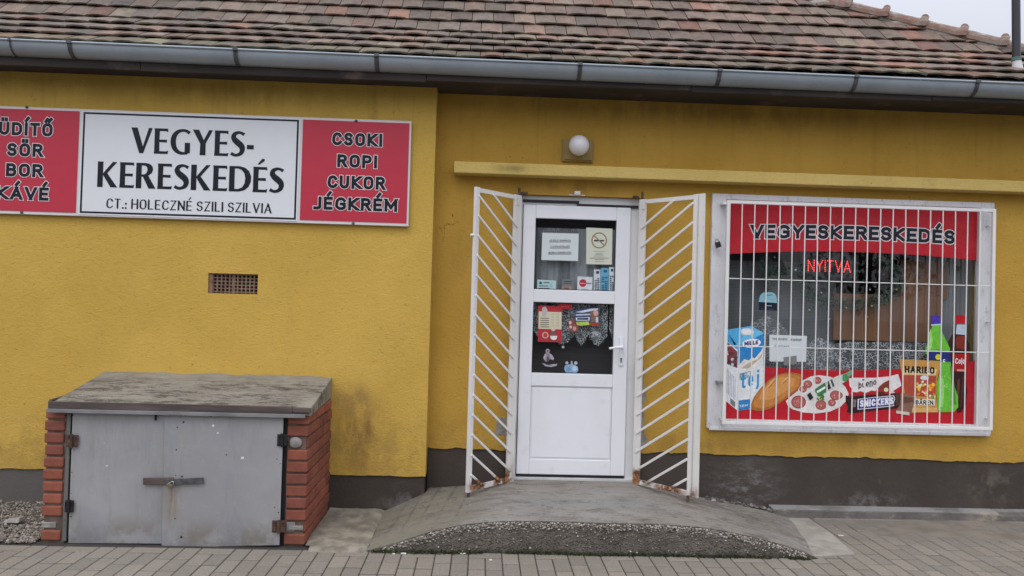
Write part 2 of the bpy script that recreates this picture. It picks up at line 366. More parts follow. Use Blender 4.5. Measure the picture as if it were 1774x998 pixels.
def display_text(mb, s, x0, x1, z0, h, y, col, gap=.07):
    tw = sum(DISP['E' if c == 'É' else c][0] for c in s)+gap*(len(s)-1); kx = (x1-x0)/tw; x = 0; n = 0
    for c in s:
        w_, polys, spines = DISP['E' if c == 'É' else c]; polys = list(polys)
        if c == 'É': polys.append([(.15,1.09),(.24,1.10),(.41,1.24),(.42,1.30),(.37,1.33),(.31,1.31)])
        for sp_ in spines:
            pts = []
            for i in range(len(sp_)-1):
                p0, p1, p2, p3 = sp_[max(i-1,0)], sp_[i], sp_[i+1], sp_[min(i+2, len(sp_)-1)]
                for k in range(5):
                    t = k/5; pts.append(tuple(.5*((2*b)+(-a+c2)*t+(2*a-5*b+4*c2-d)*t*t+(-a+3*b-3*c2+d)*t**3) for a, b, c2, d in zip(p0, p1, p2, p3)))
            pts.append(sp_[-1]); Lq = []; Rq = []
            for i, p in enumerate(pts):
                a, b = pts[max(i-1,0)], pts[min(i+1, len(pts)-1)]; dx, dz = b[0]-a[0], b[1]-a[1]; l = math.hypot(dx, dz)
                Lq.append((p[0]-dz/l*p[2]/2, p[1]+dx/l*p[2]/2)); Rq.append((p[0]+dz/l*p[2]/2, p[1]-dx/l*p[2]/2))
            polys += [[Lq[i], Rq[i], Rq[i+1], Lq[i+1]] for i in range(len(pts)-1)]
        for q in polys:
            mb.flat([(x0+(x+p[0])*kx, z0+p[1]*h) for p in q], y-.00008*(n % 9), col); n += 1
        x += w_+gap
def pp(pts, Y):                      # photograph points -> (x,z) on plane Y
    return [(P(a, b, Y).x, P(a, b, Y).z) for a, b in pts]

# ------------------------------------------------------------------ materials
def plaster(name, ca, cb, stains_and_shade=(), right=False):
    t = NT(name); cg = tuple(x*.80 for x in ca)
    o = t.mix(t.ramp(t.noise(1.1, 5, .6), .3, .7), ca, cb)
    o = t.mix(t.mul(t.ramp(t.noise(7, 6, .7, stretch=(1,1,.5)), .5, .8), .3), o, cg)
    # short dark worm marks of the scratched render
    wv = t.noise(46, 4, .7, stretch=(.75,1,1.2), dist=1.2)
    o = t.mix(t.mul(t.ramp(wv, .58, .68), .42), o, tuple(x*.52 for x in ca))
    o = t.mix(t.mul(t.ramp(t.vor(9), .1, .03), t.ramp(t.noise(3.3, 2), .5, .6, 0, .55)), o, (.12,.075,.02))
    # rain streaks below the eaves and splash dirt low down
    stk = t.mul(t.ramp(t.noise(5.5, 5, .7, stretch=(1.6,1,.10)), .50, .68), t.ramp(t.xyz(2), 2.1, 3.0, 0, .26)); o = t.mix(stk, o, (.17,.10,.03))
    spl = t.mul(t.ramp(t.noise(7, 6, .75), .42, .62), t.ramp(t.xyz(2), .85, .40, 0, .38)); o = t.mix(spl, o, (.27,.18,.07))
    o = t.mix(t.mul(t.ramp(t.noise(.9, 3, .5), .5, .62), .22), o, tuple(x*1.1 for x in cb))
    crk = t.mul(t.ramp(t.mul(t.mul(t.noise(2.6, 5, .62, stretch=(1,1,.45)), .5, 'SUBTRACT'), 2, 'POWER'), 0, .00004, 1, 0), t.blob((-.27,0,2.25), (.12,.3,.42))); o = t.mix(t.mul(crk, 1.3), o, (.14,.08,.03))
    for c, r, cc_, k in stains_and_shade:
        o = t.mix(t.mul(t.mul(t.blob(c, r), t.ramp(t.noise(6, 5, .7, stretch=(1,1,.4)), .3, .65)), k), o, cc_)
    t.col(o); t.rough(.9); t.b.inputs['Specular IOR Level'].default_value = .2
    h = t.mul(t.mul(t.noise(48, 5, .7, stretch=(.8,1,1.15), dist=1.0), 1.0), t.mul(t.noise(5, 3), .8), 'ADD')
    t.bump(h, .6, .012); return t.m
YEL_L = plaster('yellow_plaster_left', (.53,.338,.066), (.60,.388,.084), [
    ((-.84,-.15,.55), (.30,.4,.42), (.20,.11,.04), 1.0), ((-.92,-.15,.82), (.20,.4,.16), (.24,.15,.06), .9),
    ((-2.0,-.15,2.95), (2.2,.3,.16), (.22,.13,.03), .35), ((-3.0,-.15,.35), (.9,.3,.25), (.3,.19,.05), .5)])  # the blob at the wall top also paints eaves shade into the colour
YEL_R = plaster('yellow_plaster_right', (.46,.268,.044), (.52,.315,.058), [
    ((1.7,0,.5), (1.6,.3,.12), (.2,.11,.03), .5), ((1.8,0,3.0), (2.6,.3,.18), (.16,.09,.025), .55), ((2.9,0,.58), (.8,.3,.12), (.22,.12,.03), .5),  # wall-top blob is partly stain, partly eaves shade put into the colour
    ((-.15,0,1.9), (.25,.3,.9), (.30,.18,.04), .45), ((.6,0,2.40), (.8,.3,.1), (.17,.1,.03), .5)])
YEL_LEDGE = plaster('ledge_paint', (.56,.405,.120), (.62,.455,.15), [((.2,-.13,2.5), (.25,.2,.05), (.15,.1,.05), .6)])
t = NT('dark_plinth_paint')
o = t.mix(t.ramp(t.noise(1.6, 6, .65), .3, .75), (.040,.028,.021), (.062,.047,.037))
o = t.mix(t.mul(t.mul(t.blob((2.0,0,.22), (.42,.3,.26)), t.ramp(t.noise(8, 7, .85, stretch=(.7,1,1.8)), .44, .62)), .75), o, (.21,.20,.195))
o = t.mix(t.mul(t.mul(t.blob((2.95,0,.10), (.5,.3,.12)), t.ramp(t.noise(9, 7, .85), .45, .60)), .62), o, (.19,.175,.165))
o = t.mix(t.mul(t.mul(t.blob((3.9,0,.25), (.5,.3,.25)), t.ramp(t.noise(6, 6, .75), .45, .65)), .45), o, (.18,.15,.12))
o = t.mix(t.mul(t.mul(t.blob((-.45,-.15,.05), (.35,.3,.22)), t.ramp(t.noise(8, 6, .75), .45, .62)), .6), o, (.22,.2,.19))
o = t.mix(t.mul(t.ramp(t.noise(9, 6, .8), .6, .72), .3), o, (.16,.14,.125))
o = t.mix(t.ramp(t.xyz(0), -2.4, -2.75, 0, .75), o, (.13,.115,.105))
t.col(o); t.rough(.7); t.bump(t.noise(45, 5, .7), .6, .006); PLINTH = t.m
t = NT('concrete_ramp_surface')
o = t.mix(t.ramp(t.noise(1.8, 6, .65), .3, .7), (.18,.160,.135), (.265,.243,.21))
o = t.mix(t.mul(t.ramp(t.noise(5, 7, .8, stretch=(.6,1.8,1)), .48, .62), .8), o, (.115,.098,.078))
o = t.mix(t.mul(t.ramp(t.noise(2.3, 5, .6, stretch=(.5,1.4,1)), .55, .68), .45), o, (.28,.275,.265))
o = t.mix(t.mul(t.mul(t.blob((.75,-.12,.2), (.85,.3,.4)), t.ramp(t.noise(5, 6, .75), .35, .6)), .6), o, (.21,.165,.13))
o = t.mix(t.mul(t.mul(t.blob((1.75,-.3,.1), (.35,.4,.4)), t.ramp(t.noise(8, 6, .75), .42, .6)), .6), o, (.10,.09,.08))
o = t.mix(t.mul(t.ramp(t.xyz(0), .15, -.25), t.ramp(t.noise(3, 5, .7), .3, .6, .3, .9)), o, (.20,.185,.135))
o = t.mix(t.mul(t.mul(t.blob((.75,-.62,.2), (.95,.22,.4)), t.ramp(t.noise(2.6, 4), .3, .6)), .7), o, (.225,.228,.23))
o = t.mix(t.mul(t.ramp(t.noise(9, 8, .88, stretch=(.6,1.4,1)), .53, .60), .75), o, (.085,.075,.06))
o = t.mix(t.mul(t.ramp(t.noise(20, 5, .85), .58, .66), .55), o, (.38,.355,.31))
for gx in (-.47,-.37,-.27,-.15,-.03):
    k = t.mul(t.ramp(t.mul(t.mul(t.mul(t.xyz(0), gx, 'SUBTRACT'), t.mul(t.xyz(1), .08), 'SUBTRACT'), 0, 'ADD') if False else t.mul(t.mul(t.mul(t.xyz(0), gx, 'SUBTRACT'), t.mul(t.xyz(1), .12), 'SUBTRACT'), 2, 'POWER'), 0, .00022, 1, 0), t.ramp(t.xyz(1), -.92, -.6, 0, 1))
    o = t.mix(t.mul(k, t.mul(t.ramp(t.noise(7, 5, .7), .35, .6), .6)), o, (.075,.068,.055))
for c_, sc2, k_ in (((.7,-.15,.2), .9, .8), ((1.75,-.35,.1), 1.7, .9), ((-.5,-.35,.1), 1.3, .5)):
    ck = t.mul(t.ramp(t.mul(t.mul(t.noise(sc2, 5, .62), .5, 'SUBTRACT'), 2, 'POWER'), 0, .00003, 1, 0), t.mul(t.blob(c_, (.75,.45,.5)), k_*1.4)); o = t.mix(ck, o, (.05,.043,.036))
t.col(o); t.rough(.85); t.bump(t.mul(t.noise(60, 6, .8), t.mul(t.noise(8, 6, .7), 2.2), 'ADD'), .8, .010); CONC = t.m
t = NT('pebbly_concrete')
peb = t.vor(75, 'F1', 'Color'); pd = t.vor(75)
o = t.mix(t.ramp(t.noise(4, 6, .7), .3, .7), (.080,.068,.054), (.135,.116,.092))
sp_ = t.n.new('ShaderNodeSeparateColor'); t.l.new(peb, sp_.inputs[0])
k = t.mul(t.mul(t.ramp(sp_.outputs[0], .70, .8), t.ramp(pd, .45, .25)), t.ramp(t.mul(t.xyz(2), t.mul(t.noise(9, 4), .09), 'ADD'), .07, .17, .12, .95))
o = t.mix(k, o, t.mix(sp_.outputs[1], (.18,.15,.12), (.40,.37,.32)))
o = t.mix(t.mul(t.ramp(t.xyz(2), .045, .0), t.ramp(t.noise(14, 5), .35, .55)), o, (.035,.034,.02))
t.col(o); t.rough(.9); t.bump(t.mul(t.ramp(pd, .5, .1), t.noise(60, 4), 'ADD'), .9, .012); PEB = t.m
SLAB = simple('rough_slab_concrete', (.22,.195,.15), .9, var=.35, scale=9, bump=1.0, bscale=45, dirt=((.12,.10,.075), 30, .75))
PALE = simple('pale_patch_concrete', (.29,.268,.225), .9, var=.2, scale=6, bump=.8, bscale=60, dirt=((.14,.12,.09), 8, .8))
t = NT('kerb_concrete')
o = t.mix(t.ramp(t.noise(3, 6, .7), .3, .7), (.085,.075,.067), (.16,.145,.13))
o = t.mix(t.mul(t.mul(t.blob((3.78,-.09,.05), (.2,.2,.2)), t.ramp(t.noise(7, 5), .35, .5)), .9), o, (.33,.28,.2))
o = t.mix(t.mul(t.ramp(t.noise(10, 6, .75, stretch=(.6,1,1)), .55, .68), .6), o, (.35,.3,.23))
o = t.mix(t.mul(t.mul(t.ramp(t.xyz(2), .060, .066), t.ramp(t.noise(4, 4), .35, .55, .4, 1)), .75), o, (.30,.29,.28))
o = t.mix(t.mul(t.ramp(t.xyz(2), .012, .004), t.ramp(t.noise(5, 4), .35, .5)), o, (.27,.245,.2))
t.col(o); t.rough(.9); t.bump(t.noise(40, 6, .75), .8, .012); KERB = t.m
t = NT('paver_concrete')
o = t.mix(t.ramp(t.noise(90, 3, .8), .3, .7), (.78,.78,.78), (1.16,1.16,1.16))
o = t.mix(1.0, t.attr(), o, 'MULTIPLY')
o = t.mix(t.mul(t.ramp(t.noise(5, 6, .75), .55, .7), .3), o, (.11,.095,.075))
o = t.mix(t.mul(t.ramp(t.noise(2.2, 6, .65), .5, .75), .35), o, (.15,.13,.10))
dirtm = t.mul(t.mul(t.ramp(t.xyz(1), -.75, -.42), t.ramp(t.xyz(0), 1.7, 2.2)), t.ramp(t.noise(2.6, 5, .6, stretch=(.5,1,1)), .28, .52))
o = t.mix(t.mul(dirtm, .85), o, t.mix(t.ramp(t.noise(3.4, 4), .35, .65), (.15,.135,.115), (.19,.165,.14)))
t.col(o); t.rough(.85); t.bump(t.noise(160, 3, .8), .6, .004); PAVER = t.m
SAND = simple('joint_sand', (.035,.030,.025), .95, var=.3, scale=20, bump=.5)
GRAVB = simple('gravel_bed', (.10,.09,.08), .95, var=.3, scale=30, bump=.8)
ASPH = simple('asphalt', (.09,.088,.085), .9, var=.15, scale=30, bump=.5, bscale=120)
t = NT('gravel_stones'); t.col(t.mix(.9, (.3,.28,.25), t.attr())); t.rough(.85); STONE = t.m
t = NT('moss'); t.col(t.mix(t.ramp(t.noise(30, 4), .35, .65), (.02,.025,.010), (.065,.075,.025))); t.rough(.95); MOSS = t.m
t = NT('old_roof_tile')
o = t.mix(1.0, t.attr(), t.mix(t.ramp(t.noise(14, 6, .75), .3, .7), (.66,.64,.63), (1.25,1.25,1.22)), 'MULTIPLY')
o = t.mix(t.mul(t.ramp(t.noise(22, 6, .8), .58, .7), .55), o, (.20,.185,.13))
o = t.mix(t.mul(t.ramp(t.noise(7, 7, .85), .52, .64), .7), o, (.075,.066,.052))
o = t.mix(t.mul(t.ramp(t.noise(30, 3, .7, stretch=(1,2.5,2.5)), .55, .7), .4), o, (.07,.055,.048))
t.col(o); t.rough(.9); t.bump(t.noise(70, 5, .75), .55, .005); TILE = t.m
MORTAR = simple('ridge_mortar', (.36,.32,.28), .95, var=.3, scale=12, bump=.9, bscale=45, dirt=((.15,.12,.1), 12, .6))
t = NT('ridge_clay'); o = t.mix(t.ramp(t.noise(7, 6, .75), .3, .7), (.15,.082,.060), (.26,.155,.12)); o = t.mix(t.mul(t.ramp(t.noise(13, 6, .75), .47, .6), .8), o, (.22,.195,.16)); t.col(o); t.rough(.9); t.bump(t.noise(50, 5), .5, .004); RIDGE = t.m
t = NT('zinc_gutter')
o = t.mix(t.ramp(t.noise(2, 6, .7, stretch=(1,1,1)), .3, .7), (.27,.31,.34), (.34,.38,.405)); o = t.mix(t.mul(t.ramp(t.noise(9, 5, .7, stretch=(.5,1,2)), .55, .75), .3), o, (.2,.2,.18))
t.col(o); t.rough(t.ramp(t.noise(6, 4), .3, .7, .38, .52)); t.b.inputs['Metallic'].default_value = .15; ZINC = t.m
GALV = simple('bracket_steel', (.10,.10,.105), .6, .5, var=.3, scale=25, dirt=((.12,.06,.03), 20, .5))
WOODD = simple('dark_eaves_board', (.040,.031,.026), .85, var=.35, scale=3, bump=.5, bscale=40, dirt=((.13,.095,.08), 4, .8), stretch=(.5,1,3))
PVC = simple('white_pvc', (.74,.745,.76), .28, var=.03, scale=3, dirt=((.55,.54,.52), 6, .35), stretch=(1,1,.4))
PVC2 = simple('white_pvc_frame', (.70,.70,.70), .35, var=.03, scale=4, dirt=((.5,.49,.45), 5, .4))
SEAL = simple('black_seal', (.012,.011,.012), .6)
def painted(name, rust=(), base=(.72,.70,.66), chips=.5):
    t = NT(name)
    o = t.mix(t.ramp(t.noise(5, 5), .3, .7), tuple(x*.92 for x in base), base)
    o = t.mix(t.mul(t.ramp(t.noise(24, 6, .8), .61, .68), chips), o, (.40,.37,.33))
    o = t.mix(t.mul(t.ramp(t.noise(60, 4, .8), .68, .72), chips), o, (.10,.07,.05))
    for c, r, k in rust:
        ms = t.mul(t.blob(c, r), t.ramp(t.noise(16, 6, .7), .36, .55)); o = t.mix(t.mul(ms, k), o, t.mix(t.ramp(t.noise(45, 4), .35, .6), (.42,.19,.07), (.10,.045,.03)))
    t.col(o); t.rough(.45); t.bump(t.noise(45, 5, .75), .25, .003); return t.m
GR_L = painted('white_grille_paint_left', [((.17,-.13,.26), (.18,.2,.10), 1.8), ((.0,-.33,.26), (.11,.16,.07), 2.0), ((.24,-.03,.33), (.04,.06,.12), .9)])
GR_R = painted('white_grille_paint_right', [((1.20,-.07,.27), (.16,.15,.11), 2.0), ((1.38,-.25,.24), (.20,.2,.06), 2.0), ((1.5,-.38,.24), (.05,.1,.1), 1.0)])
GR_W = painted('white_window_grille_paint', (), (.76,.75,.72), .35)
t = NT('peeling_white_wood')
o = t.mix(t.ramp(t.noise(4, 5), .3, .7), (.60,.60,.61), (.70,.70,.71))
o = t.mix(t.mul(t.ramp(t.noise(16, 7, .8, stretch=(1,1,.45)), .53, .64), .7), o, (.40,.385,.36))
o = t.mix(t.mul(t.ramp(t.noise(34, 6, .85), .635, .68), .85), o, (.12,.10,.085))
t.col(o); t.rough(.55); t.bump(t.noise(30, 6, .75, stretch=(1,1,.4)), .4, .004); WWOOD = t.m
def print_mat(name, rough=.4, dim=1.0, grain=0):
    t = NT(name)
    if grain:
        o = t.mix(1.0, t.attr(), t.mix(t.ramp(t.noise(34, 6, .75), .3, .7), (1-grain,)*3, (1+grain,)*3), 'MULTIPLY'); o = t.mix(t.mul(t.ramp(t.noise(3, 5), .55, .75), .12), o, (.3,.3,.3)); t.col(o); t.rough(rough); t.b.inputs['Specular IOR Level'].default_value = .3; return t.m
    t.col(t.mix(1.0, t.attr(), t.mix(t.noise(9, 3), (.93*dim,)*3, (1.0*dim,)*3), 'MULTIPLY')); t.rough(rough); t.b.inputs['Specular IOR Level'].default_value = .25; return t.m
PRINT = print_mat('printed_vinyl', .35, grain=.14); PAPER = print_mat('printed_paper', .75); SIGNP = print_mat('sign_plate', .3)
STEEL = simple('padlock_brass', (.32,.26,.15), .4, .8, var=.3, scale=60)
DARKM = simple('dark_lock_metal', (.03,.03,.032), .5, .6, var=.3, scale=40)
RUSTY = simple('rusty_iron', (.09,.05,.035), .85, .2, var=.4, scale=30, bump=.4)
t = NT('grey_painted_sheet')
o = t.mix(t.ramp(t.noise(1.7, 5, .6), .3, .7), (.285,.28,.28), (.345,.338,.335))
o = t.mix(t.mul(t.ramp(t.noise(5.5, 6, .75, stretch=(1,1,.18)), .46, .66), .6), o, (.225,.22,.21))
o = t.mix(t.mul(t.ramp(t.noise(9, 5, .8, stretch=(1,1,.12)), .58, .68), .35), o, (.40,.395,.385))
o = t.mix(t.mul(t.ramp(t.xyz(2), .22, .03), t.ramp(t.noise(6, 5, .7), .35, .6)), o, (.20,.185,.16))
sdist = t.mul(t.blob((-1.845,-.94,.28), (.07,.1,.22)), t.ramp(t.noise(20, 5, .7, stretch=(2,1,.15)), .42, .58))
o = t.mix(t.mul(sdist, .75), o, (.24,.15,.06))
o = t.mix(t.mul(t.ramp(t.noise(2.6, 3, .5, stretch=(1.6,1,1)), .55, .62), .35), o, (.24,.25,.29))
o = t.mix(t.mul(t.ramp(t.noise(14, 6, .8), .5, .8), .5), o, (.41,.40,.39))
o = t.mix(t.mul(t.ramp(t.noise(26, 6, .8), .67, .71), .7), o, (.11,.10,.09))
t.col(o); t.rough(.5); t.b.inputs['Metallic'].default_value = .1; t.bump(t.noise(3, 4), .25, .01); SHEET = t.m
t = NT('red_brick')
o = t.mix(1.0, t.attr(), t.mix(t.ramp(t.noise(9, 5, .7), .3, .7), (.8,.8,.8), (1.18,1.15,1.1)), 'MULTIPLY')
o = t.mix(t.mul(t.ramp(t.noise(15, 6, .8), .58, .7), .5), o, (.13,.05,.035)); t.col(o); t.rough(.85); t.bump(t.noise(60, 5), .35, .004); BRICK = t.m
JOINT = simple('brick_joint_mortar', (.12,.085,.068), .95, var=.3, scale=15, bump=.6)
CEM = simple('cement_dab', (.26,.245,.22), .95, var=.25, scale=20, bump=.9, bscale=60)
t = NT('weathered_lid_concrete')
o = t.mix(t.ramp(t.noise(4, 6, .7), .3, .7), (.30,.27,.215), (.42,.385,.315))
rg = t.mul(t.ramp(t.noise(8, 9, .9, stretch=(.4,1.3,1)), .48, .56), t.ramp(t.xyz(1), -.2, -.5, .25, .95))
o = t.mix(t.mul(rg, .85), o, (.070,.052,.036))
t.col(o); t.rough(.95); t.bump(t.mul(t.noise(28, 7, .8, stretch=(.5,1,1)), t.noise(110, 3), 'ADD'), 1.0, .022); LIDC = t.m
LIDM = simple('rusted_lid_edge', (.085,.062,.055), .75, .0, var=.35, scale=8, bump=.5, dirt=((.19,.20,.20), 4, .9), stretch=(.4,1,3))
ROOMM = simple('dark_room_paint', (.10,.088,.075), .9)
LAMPG = simple('opal_globe', (.74,.72,.72), .25, var=.02)
GLASSM = bpy.data.materials.new('window_glass'); GLASSM.use_nodes = True
g_ = GLASSM.node_tree; g_.nodes.remove(g_.nodes['Principled BSDF']); _o = g_.nodes['Material Output']
tr = g_.nodes.new('ShaderNodeBsdfTransparent'); tr.inputs[0].default_value = (.93,.945,.945,1)
gl = g_.nodes.new('ShaderNodeBsdfGlossy'); gl.inputs['Roughness'].default_value = .0
fr = g_.nodes.new('ShaderNodeFresnel'); fr.inputs[0].default_value = 1.5
fm = g_.nodes.new('ShaderNodeMath'); fm.operation = 'MULTIPLY'; fm.inputs[1].default_value = 1.35; g_.links.new(fr.outputs[0], fm.inputs[0])
geo_ = g_.nodes.new('ShaderNodeNewGeometry'); bfm = g_.nodes.new('ShaderNodeMath'); bfm.operation = 'SUBTRACT'; bfm.inputs[0].default_value = 1; g_.links.new(geo_.outputs['Backfacing'], bfm.inputs[1])
fm2 = g_.nodes.new('ShaderNodeMath'); fm2.operation = 'MULTIPLY'; g_.links.new(fm.outputs[0], fm2.inputs[0]); g_.links.new(bfm.outputs[0], fm2.inputs[1])
ms_ = g_.nodes.new('ShaderNodeMixShader'); g_.links.new(fm2.outputs[0], ms_.inputs[0]); g_.links.new(tr.outputs[0], ms_.inputs[1]); g_.links.new(gl.outputs[0], ms_.inputs[2]); g_.links.new(ms_.outputs[0], _o.inputs[0])
def lace(name, scale, thr, c=(.5,.5,.5), stripes=False):
    t = NT(name); t.col(c); t.rough(.9)
    v = t.vor(scale, 'DISTANCE_TO_EDGE'); a = t.ramp(v, thr, thr*.45, .28, 1)
    a2 = t.ramp(t.noise(scale*.45, 4, .7), .46, .54); a = t.mul(a, t.mul(a2, .55, 'ADD') if False else t.ramp(t.noise(scale*.45, 4, .7), .44, .54, .42, 1))
    tp = t.n.new('ShaderNodeBsdfTransparent'); mxs = t.n.new('ShaderNodeMixShader'); t.l.new(a, mxs.inputs[0]); t.l.new(tp.outputs[0], mxs.inputs[1]); t.l.new(t.b.outputs[0], mxs.inputs[2])
    t.l.new(mxs.outputs[0], t.n['Material Output'].inputs[0]); return t.m
LACE = lace('lace_curtain', 42, .10, (.55,.56,.57)); LACE2 = lace('door_lace', 60, .12, (.60,.62,.62))
VOILE = NT('voile'); VOILE.col(VOILE.mix(VOILE.ramp(VOILE.noise(12, 3, stretch=(1,1,.02)), .35, .65), (.20,.21,.22), (.44,.45,.46))); VOILE.rough(.9); VOILE = VOILE.m
t = NT('grey_blind'); wv = t.n.new('ShaderNodeTexWave'); wv.bands_direction = 'Z'; wv.inputs['Scale'].default_value = 28; t.l.new(t.pos, wv.inputs[0])
t.col(t.mix(wv.outputs['Fac'], (.13,.135,.14), (.20,.205,.21))); t.rough(.9); BLIND = t.m
BROWN = simple('brown_board', (.24,.105,.045), .7, var=.15, scale=5, stretch=(2,1,.2))
CURT = simple('pale_curtain', (.26,.265,.27), .9, var=.15, scale=9, stretch=(1,1,.05))
LEDM = bpy.data.materials.new('red_led'); LEDM.use_nodes = True; _b = LEDM.node_tree.nodes['Principled BSDF']
_b.inputs['Base Color'].default_value = (.5,.02,.02,1); _b.inputs['Emission Color'].default_value = (1,.05,.045,1); _b.inputs['Emission Strength'].default_value = 2.3
LEDBOX = simple('black_plastic', (.015,.014,.015), .4)
t = NT('tinsel'); t.col(t.attr()); t.rough(.45); TINSEL = t.m
t = NT('bauble'); t.col(t.attr()); t.rough(.15); t.b.inputs['Metallic'].default_value = .4; BAUB = t.m
BLACKP = simple('black_mast_paint', (.022,.022,.026), .35, var=.1)

# ------------------------------------------------------------------ ground
LX, RX = -6.5, 5.4                    # building ends
KX = -.371                            # corner where the left wall steps forward
WL = -.15                             # plane of the left wall
RIDGE_S = 20
g = MB().add([(-150,-150,-.13),(150,-150,-.13),(150,150,-.13),(-150,150,-.13)], [(0,1,2,3)]); struct(g.build('ground', ASPH))
g = MB().box(-8, 8, -3.35, 0.0, -.12, -.0035); struct(g.build('pavement_bed', SAND))
g = MB()
for i in range(17): g.chamfer_block(-8+i, -7.006+i, -3.5, -3.356, -.128, 0.004, .012)
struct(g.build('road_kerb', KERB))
g = MB(); XB = .2705; gap = .0030; gapy = .013       # pair boundary of the paver bond
XB = PZ(927, 966, 0).x
c0 = int((-5.2-XB)/.2); y_edge = -.985
cols = range(c0, c0+54)
base = [(.225,.197,.158), (.210,.185,.149), (.240,.21,.168), (.218,.190,.155), (.205,.18,.146)]
for c in cols:
    xa = XB + c*.2
    def blk(x0, x1, y0, y1):
        if x0 > 5.3: return
        b = rnd.choice(base); k = rnd.uniform(.92, 1.08); dz = rnd.uniform(.0, .0020)
        g.chamfer_block(x0+gap, x1-gap, y0+gapy/2, y1-gapy/2, -.05, dz, .0035, tuple(v*k for v in b))
    odd = c % 2 == 0
    y = y_edge
    if odd:
        if xa < 1.6: blk(xa, xa+.2, y-.1, y)
        y -= .1
    while y > -3.3:
        blk(xa, xa+.1, y-.2, y); blk(xa+.1, xa+.2, y-.2, y); y -= .2
    y = y_edge
    if xa > 1.6:                          # to the right of the ramp the paving runs up to the wall
        if odd: y -= .1
        while y < -.06:
            t1 = min(y+.2, -.0); blk(xa, xa+.1, y, t1); blk(xa+.1, xa+.2, y, t1); y += .2
        if odd: pass
g.build('pavement', PAVER)['kind'] = 'structure'

# ------------------------------------------------------------------ building
bld = thing('shop_building', 'yellow plastered single storey shop with dark plinth and brown tiled roof', 'shop', (0, 2.5, 0))
DX0, DX1, DZ0, DZ1 = .205, 1.195, .228, 2.335      # door opening
a = P(1240,335,-.03); b = P(1715,748,-.03); WX0, WX1, WZ0, WZ1 = a.x+.01, b.x-.01, b.z+.01, a.z-.005
VX0, VX1, VZ0, VZ1 = pr(361,473,446,510,WL)
WALLTOP = 3.065
def wall_face(mb, xs, zs, y, holes, depth, skip=None):
    for i in range(len(xs)-1):
        for j in range(len(zs)-1):
            cx, cz = (xs[i]+xs[i+1])/2, (zs[j]+zs[j+1])/2
            if any(h[0] < cx < h[1] and h[2] < cz < h[3] for h in holes): continue
            mb.add([(xs[i],y,zs[j]),(xs[i+1],y,zs[j]),(xs[i+1],y,zs[j+1]),(xs[i],y,zs[j+1])], [(0,1,2,3)])
    for h in holes:
        x0, x1, z0, z1 = h
        mb.add([(x0,y,z0),(x1,y,z0),(x1,y,z1),(x0,y,z1),(x0,y+depth,z0),(x1,y+depth,z0),(x1,y+depth,z1),(x0,y+depth,z1)], [(0,4,5,1),(1,5,6,2),(2,6,7,3),(3,7,4,0)])
def ragged(x0, x1, zf, step=.03, amp=.006):
    pts = []; x = x0
    while x < x1:
        pts.append((x, zf(x) + amp*mnoise.noise(Vector((x*9, 3.3, 0)))*2 + amp*mnoise.noise(Vector((x*31, 1.3, 0))))); x += step*rnd.uniform(.6,1.4)
    pts.append((x1, zf(x1))); return pts
PZR = lambda x: .442 if x < 1.2 else .442-.006*max(0, x-2)
# right wall (recessed part)
w = MB(); zl = .50
wall_face(w, [KX, DX0, DX1, WX0, WX1, RX], [zl, WZ0, WZ1, DZ1, WALLTOP+.15] if WZ1 < DZ1 else [zl, WZ0, DZ1, WZ1, WALLTOP+.15], 0, [(DX0,DX1,0,DZ1),(WX0,WX1,WZ0,WZ1)], .28)
for xa, xb in ((KX, DX0), (DX1, RX)):
    low = ragged(xa, xb, PZR, amp=.007)
    for (p, q) in zip(low[:-1], low[1:]):
        w.add([(p[0],0,p[1]),(q[0],0,q[1]),(q[0],0,zl),(p[0],0,zl)], [(0,1,2,3)])
        w.add([(p[0],0,p[1]),(q[0],0,q[1]),(q[0],.02,q[1]),(p[0],.02,p[1])], [(3,2,1,0)])
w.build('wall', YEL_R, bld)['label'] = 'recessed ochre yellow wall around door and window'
# left wall (stands forward)
w = MB(); zl = .33
wall_face(w, [LX, VX0, VX1, KX], [zl, VZ0, VZ1, WALLTOP+.15], WL, [(VX0,VX1,VZ0,VZ1)], .06)
low = ragged(LX, KX, lambda x: .266, amp=.003)
for (p, q) in zip(low[:-1], low[1:]):
    w.add([(p[0],WL,p[1]),(q[0],WL,q[1]),(q[0],WL,zl),(p[0],WL,zl)], [(0,1,2,3)])
    w.add([(p[0],WL,p[1]),(q[0],WL,q[1]),(q[0],WL+.02,q[1]),(p[0],WL+.02,p[1])], [(3,2,1,0)])
w.add([(KX,WL,.266),(KX,0,.266),(KX,0,WALLTOP+.15),(KX,WL,WALLTOP+.15)], [(0,1,2,3)])
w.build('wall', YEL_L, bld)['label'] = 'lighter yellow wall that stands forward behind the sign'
# side and back walls, so that the building is a closed volume
w = MB(); w.box(LX, LX+.3, WL+.01, 5.3, -.1, WALLTOP+.15); w.box(RX-.3, RX, .01, 5.3, -.1, WALLTOP+.15); w.box(LX+.31, RX-.31, 5.0, 5.3, -.1, WALLTOP+.15)
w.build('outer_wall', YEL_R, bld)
# plinth
p_ = MB()
for xa, xb, y in ((KX, DX0, .012), (DX1, RX, .012)):
    p_.box(xa, xb, y, y+.25, -.1, .455)
p_.box(DX0+.001, DX1-.001, .015, .25, -.1, DZ0-.004)
p_.box(LX, KX-.006, WL+.012, .2, -.1, .275)
p_.build('plinth', PLINTH, bld, bev=.006)
